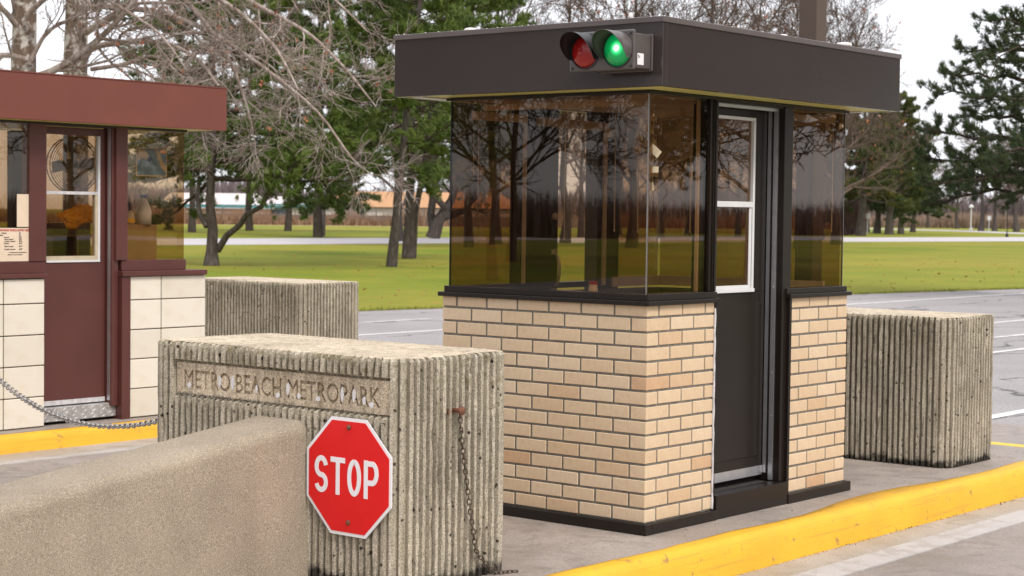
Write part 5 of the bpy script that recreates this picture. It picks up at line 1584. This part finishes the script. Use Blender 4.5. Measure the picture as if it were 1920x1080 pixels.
# grit and leaf litter along the right kerb foot
n = 900
yy = rg.uniform(-1.5, 4.4, n)
B = np.stack([.372 + np.abs(rg.normal(0, .012, n)), yy, np.full(n, -.1435)], 1); sz = rg.uniform(.0015, .0055, n)[:, None]
a = rg.normal(0, 1, (n, 3)) * sz; b = rg.normal(0, 1, (n, 3)) * sz; a[:, 2] = np.abs(a[:, 2]) * .6
tag(link('kerb_litter', fast_mesh('kerb_litter', np.stack([B, B + a, B + b], 1).reshape(-1, 3), np.arange(3 * n).reshape(-1, 3), plain('dark_grit', (.07, .05, .035), .9, .5, 90))), kind='stuff')

# ================================================================== FAR BUILDINGS, FENCE, POSTS
def oriented(px, dist):
    """frame at a far spot: u to the right, w away, both level"""
    o = ground(px, dist); w = (o - CAM); w[2] = 0; w /= np.linalg.norm(w); u = np.array([w[1], -w[0], 0]); return o, u, w
def far_box(mb_, F, u0, u1, w0, w1, z0, z1):
    o, u, w = F
    v = [o + u * a + w * b + np.array([0, 0, c]) for c in (z0, z1) for a, b in ((u0, w0), (u1, w0), (u1, w1), (u0, w1))]
    return mb_.add(v, [(0, 3, 2, 1), (4, 5, 6, 7), (0, 1, 5, 4), (1, 2, 6, 5), (2, 3, 7, 6), (3, 0, 4, 7)])
def far_roof(mb_, F, u0, u1, w0, w1, z0, z1, hip=3.0):
    o, u, w = F
    Z = lambda c: np.array([0, 0, c])
    wm = (w0 + w1) / 2
    v = [o + u * u0 + w * w0 + Z(z0), o + u * u1 + w * w0 + Z(z0), o + u * u1 + w * w1 + Z(z0), o + u * u0 + w * w1 + Z(z0), o + u * (u0 + hip) + w * wm + Z(z1), o + u * (u1 - hip) + w * wm + Z(z1)]
    return mb_.add(v, [(0, 1, 5, 4), (1, 2, 5), (2, 3, 4, 5), (3, 0, 4), (0, 3, 2, 1)])
def far_house(name, px, dist, label, u0, u1, zw, zr, wall, roof, wins, hip=2.2, grp='houses beyond the fence'):
    F = oriented(px, dist)
    h = thing(name, F[0], label, 'house', grp)
    part('wall', far_box(MB(), F, u0, u1, 0, 8, -.2, zw), M[wall], h)
    part('roof', far_roof(MB(), F, u0 - .5, u1 + .5, -.6, 8.6, zw - .1, zr, hip), M[roof], h)
    for a, b, c, d_, frm in wins:
        w_ = part('window', far_box(MB(), F, a, b, -.08, -.01, c, d_), M[frm], h)
        part('pane', far_box(MB(), F, a + .12, (a + b) / 2 - .05, -.12, -.081, c + .12, d_ - .12), M['far_glass'], w_)
        part('pane', far_box(MB(), F, (a + b) / 2 + .05, b - .12, -.12, -.081, c + .12, d_ - .12), M['far_glass'], w_)
    return h, F
h, F = far_house('house', 780, 228, 'white bungalow with tan shingle hip roof behind the pine trio', -12.2, 12.5, 2.4, 4.3, 'wall_white', 'roof_orange', ((-9.2, -7.4, .4, 1.6, 'wall_white'), (-1.5, .2, .5, 1.6, 'wall_white'), (4, 5.6, .5, 1.6, 'wall_white'), (8, 9.2, .5, 1.6, 'wall_white')))
sh_ = MB(); far_box(sh_, F, -10.5, -6.5, -4, -1.5, -.2, 1.0)
part('porch', sh_, M['wall_grey'], h); part('porch_roof', far_roof(MB(), F, -11, -6, -4.4, -1.2, 1.0, 2.1, 2.2), M['roof_brown'], h)
h, F = far_house('house', 555, 240, 'long pale building with teal trim behind the brush', -4.5, 4.5, 2.4, 3.6, 'wall_white', 'roof_pale', ((-3.4, -.6, .6, 1.9, 'teal'), (1.2, 3.6, .6, 1.9, 'wall_grey')))
part('trim_band', far_box(MB(), F, -5, 4.6, -.5, -.1, 2.05, 2.6), M['teal'], h)
h, F = far_house('house', 420, 236, 'pink walled low house between maroon booth and crooked pine', -8.5, 6.0, 2.0, 3.9, 'wall_pink', 'roof_pale', ((-6, -4, .2, 1.4, 'wall_white'), (-1, 1, .2, 1.4, 'wall_white'), (3, 5, .2, 1.4, 'wall_white')))
part('trim_band', far_box(MB(), F, -8.6, 6.1, -.45, -.1, 2.0, 2.4), M['teal'], h)
h, F = far_house('house', 680, 262, 'grey gabled shed roof left of the tan roofed bungalow', -4.5, 2.5, 2.0, 4.6, 'wall_grey', 'roof_pale', ((-2, -.4, .6, 1.7, 'wall_white'),), 1.0)
h, F = far_house('house', 915, 236, 'second tan roofed house seen only through the tinted glass', -3, 6, 1.7, 3.6, 'wall_grey', 'roof_orange', ((-1, 1, .3, 1.3, 'wall_white'), (3, 4.6, .3, 1.3, 'wall_white')))
# board fence in front of the houses
Fp = [ground(px, d)[:2] for px, d in ((335, 222), (500, 220), (660, 219), (840, 219), (1000, 222), (1150, 230))]
fence = thing('board_fence', (*Fp[2], -.16), 'weathered brown fence with wire top behind the dry brush', 'fence')
pm = mesh_from('post', MB().box(-.07, .07, -.07, .07, 0, 2.0), M['fence_wood'])
bdm = {}
for a, b in zip(Fp, Fp[1:]):
    L = np.linalg.norm(b - a); k = max(1, int(L / 2.6)); dirv = (b - a) / L; ang = math.atan2(dirv[1], dirv[0])
    for i in range(k):
        q = a + (b - a) * i / k
        o = inst('post', pm, fence, (q[0], q[1], -.16)); o.rotation_euler = (0, 0, ang)
        ln_ = round(L / k, 2)
        if ln_ not in bdm: bdm[ln_] = mesh_from('fence_panel', MB().box(.08, ln_ - .08, -.02, .02, .1, 1.25).box(0, ln_, -.012, .012, 1.75, 1.79), M['fence_wood'])
        o = inst('fence_panel', bdm[ln_], fence, (q[0], q[1], -.16)); o.rotation_euler = (0, 0, ang)
def lamp(name, px, dist, h_, label, mat, r_=.05, cat='lamp post'):
    b = ground(px, dist); s = thing(name, b, label, cat)
    part('pole', MB().cyl(b, b + [0, 0, h_], r_, 8), M[mat], s)
    part('base', MB().cyl(b, b + [0, 0, .35], r_ * 3, 8), M[mat], s)
    part('head', MB().lathe([(r_ * 1.2, 0), (r_ * 4, .12), (r_ * 3.4, .42), (r_ * .8, .6)], b + [0, 0, h_], 8), M[mat], s)
lamp('lamp_post', 1889, 180, 3.0, 'slim dark lamp post on the grass strip near the right edge', 'black')
lamp('lamp_post', 1821, 290, 3.4, 'white lamp post before the reeds', 'white_pvc', .10)
def sign_post(px, dist, label):
    b = ground(px, dist); s = thing('sign_post', b, label, 'sign')
    part('pole', MB().cyl(b, b + [0, 0, 2.2], .05, 6), M['white_pvc'], s)
    Fq = oriented(px, dist)
    part('plate', far_box(MB(), Fq, -.25, .25, -.06, -.02, 1.6, 2.2), M['white_pvc'], s)
sign_post(1627, 195, 'thin white sign post among the leaning pine trunks')
sign_post(1855, 262, 'short white sign post between two far bare trees')
for o in scene.objects:
    if o.type == 'MESH' and o.name.startswith('trunk'): pass
print('ENGRAVED', ENGRAVED, 'objects', len(scene.objects), 'tris', sum(len(p.vertices) - 2 for me in bpy.data.meshes for p in me.polygons))
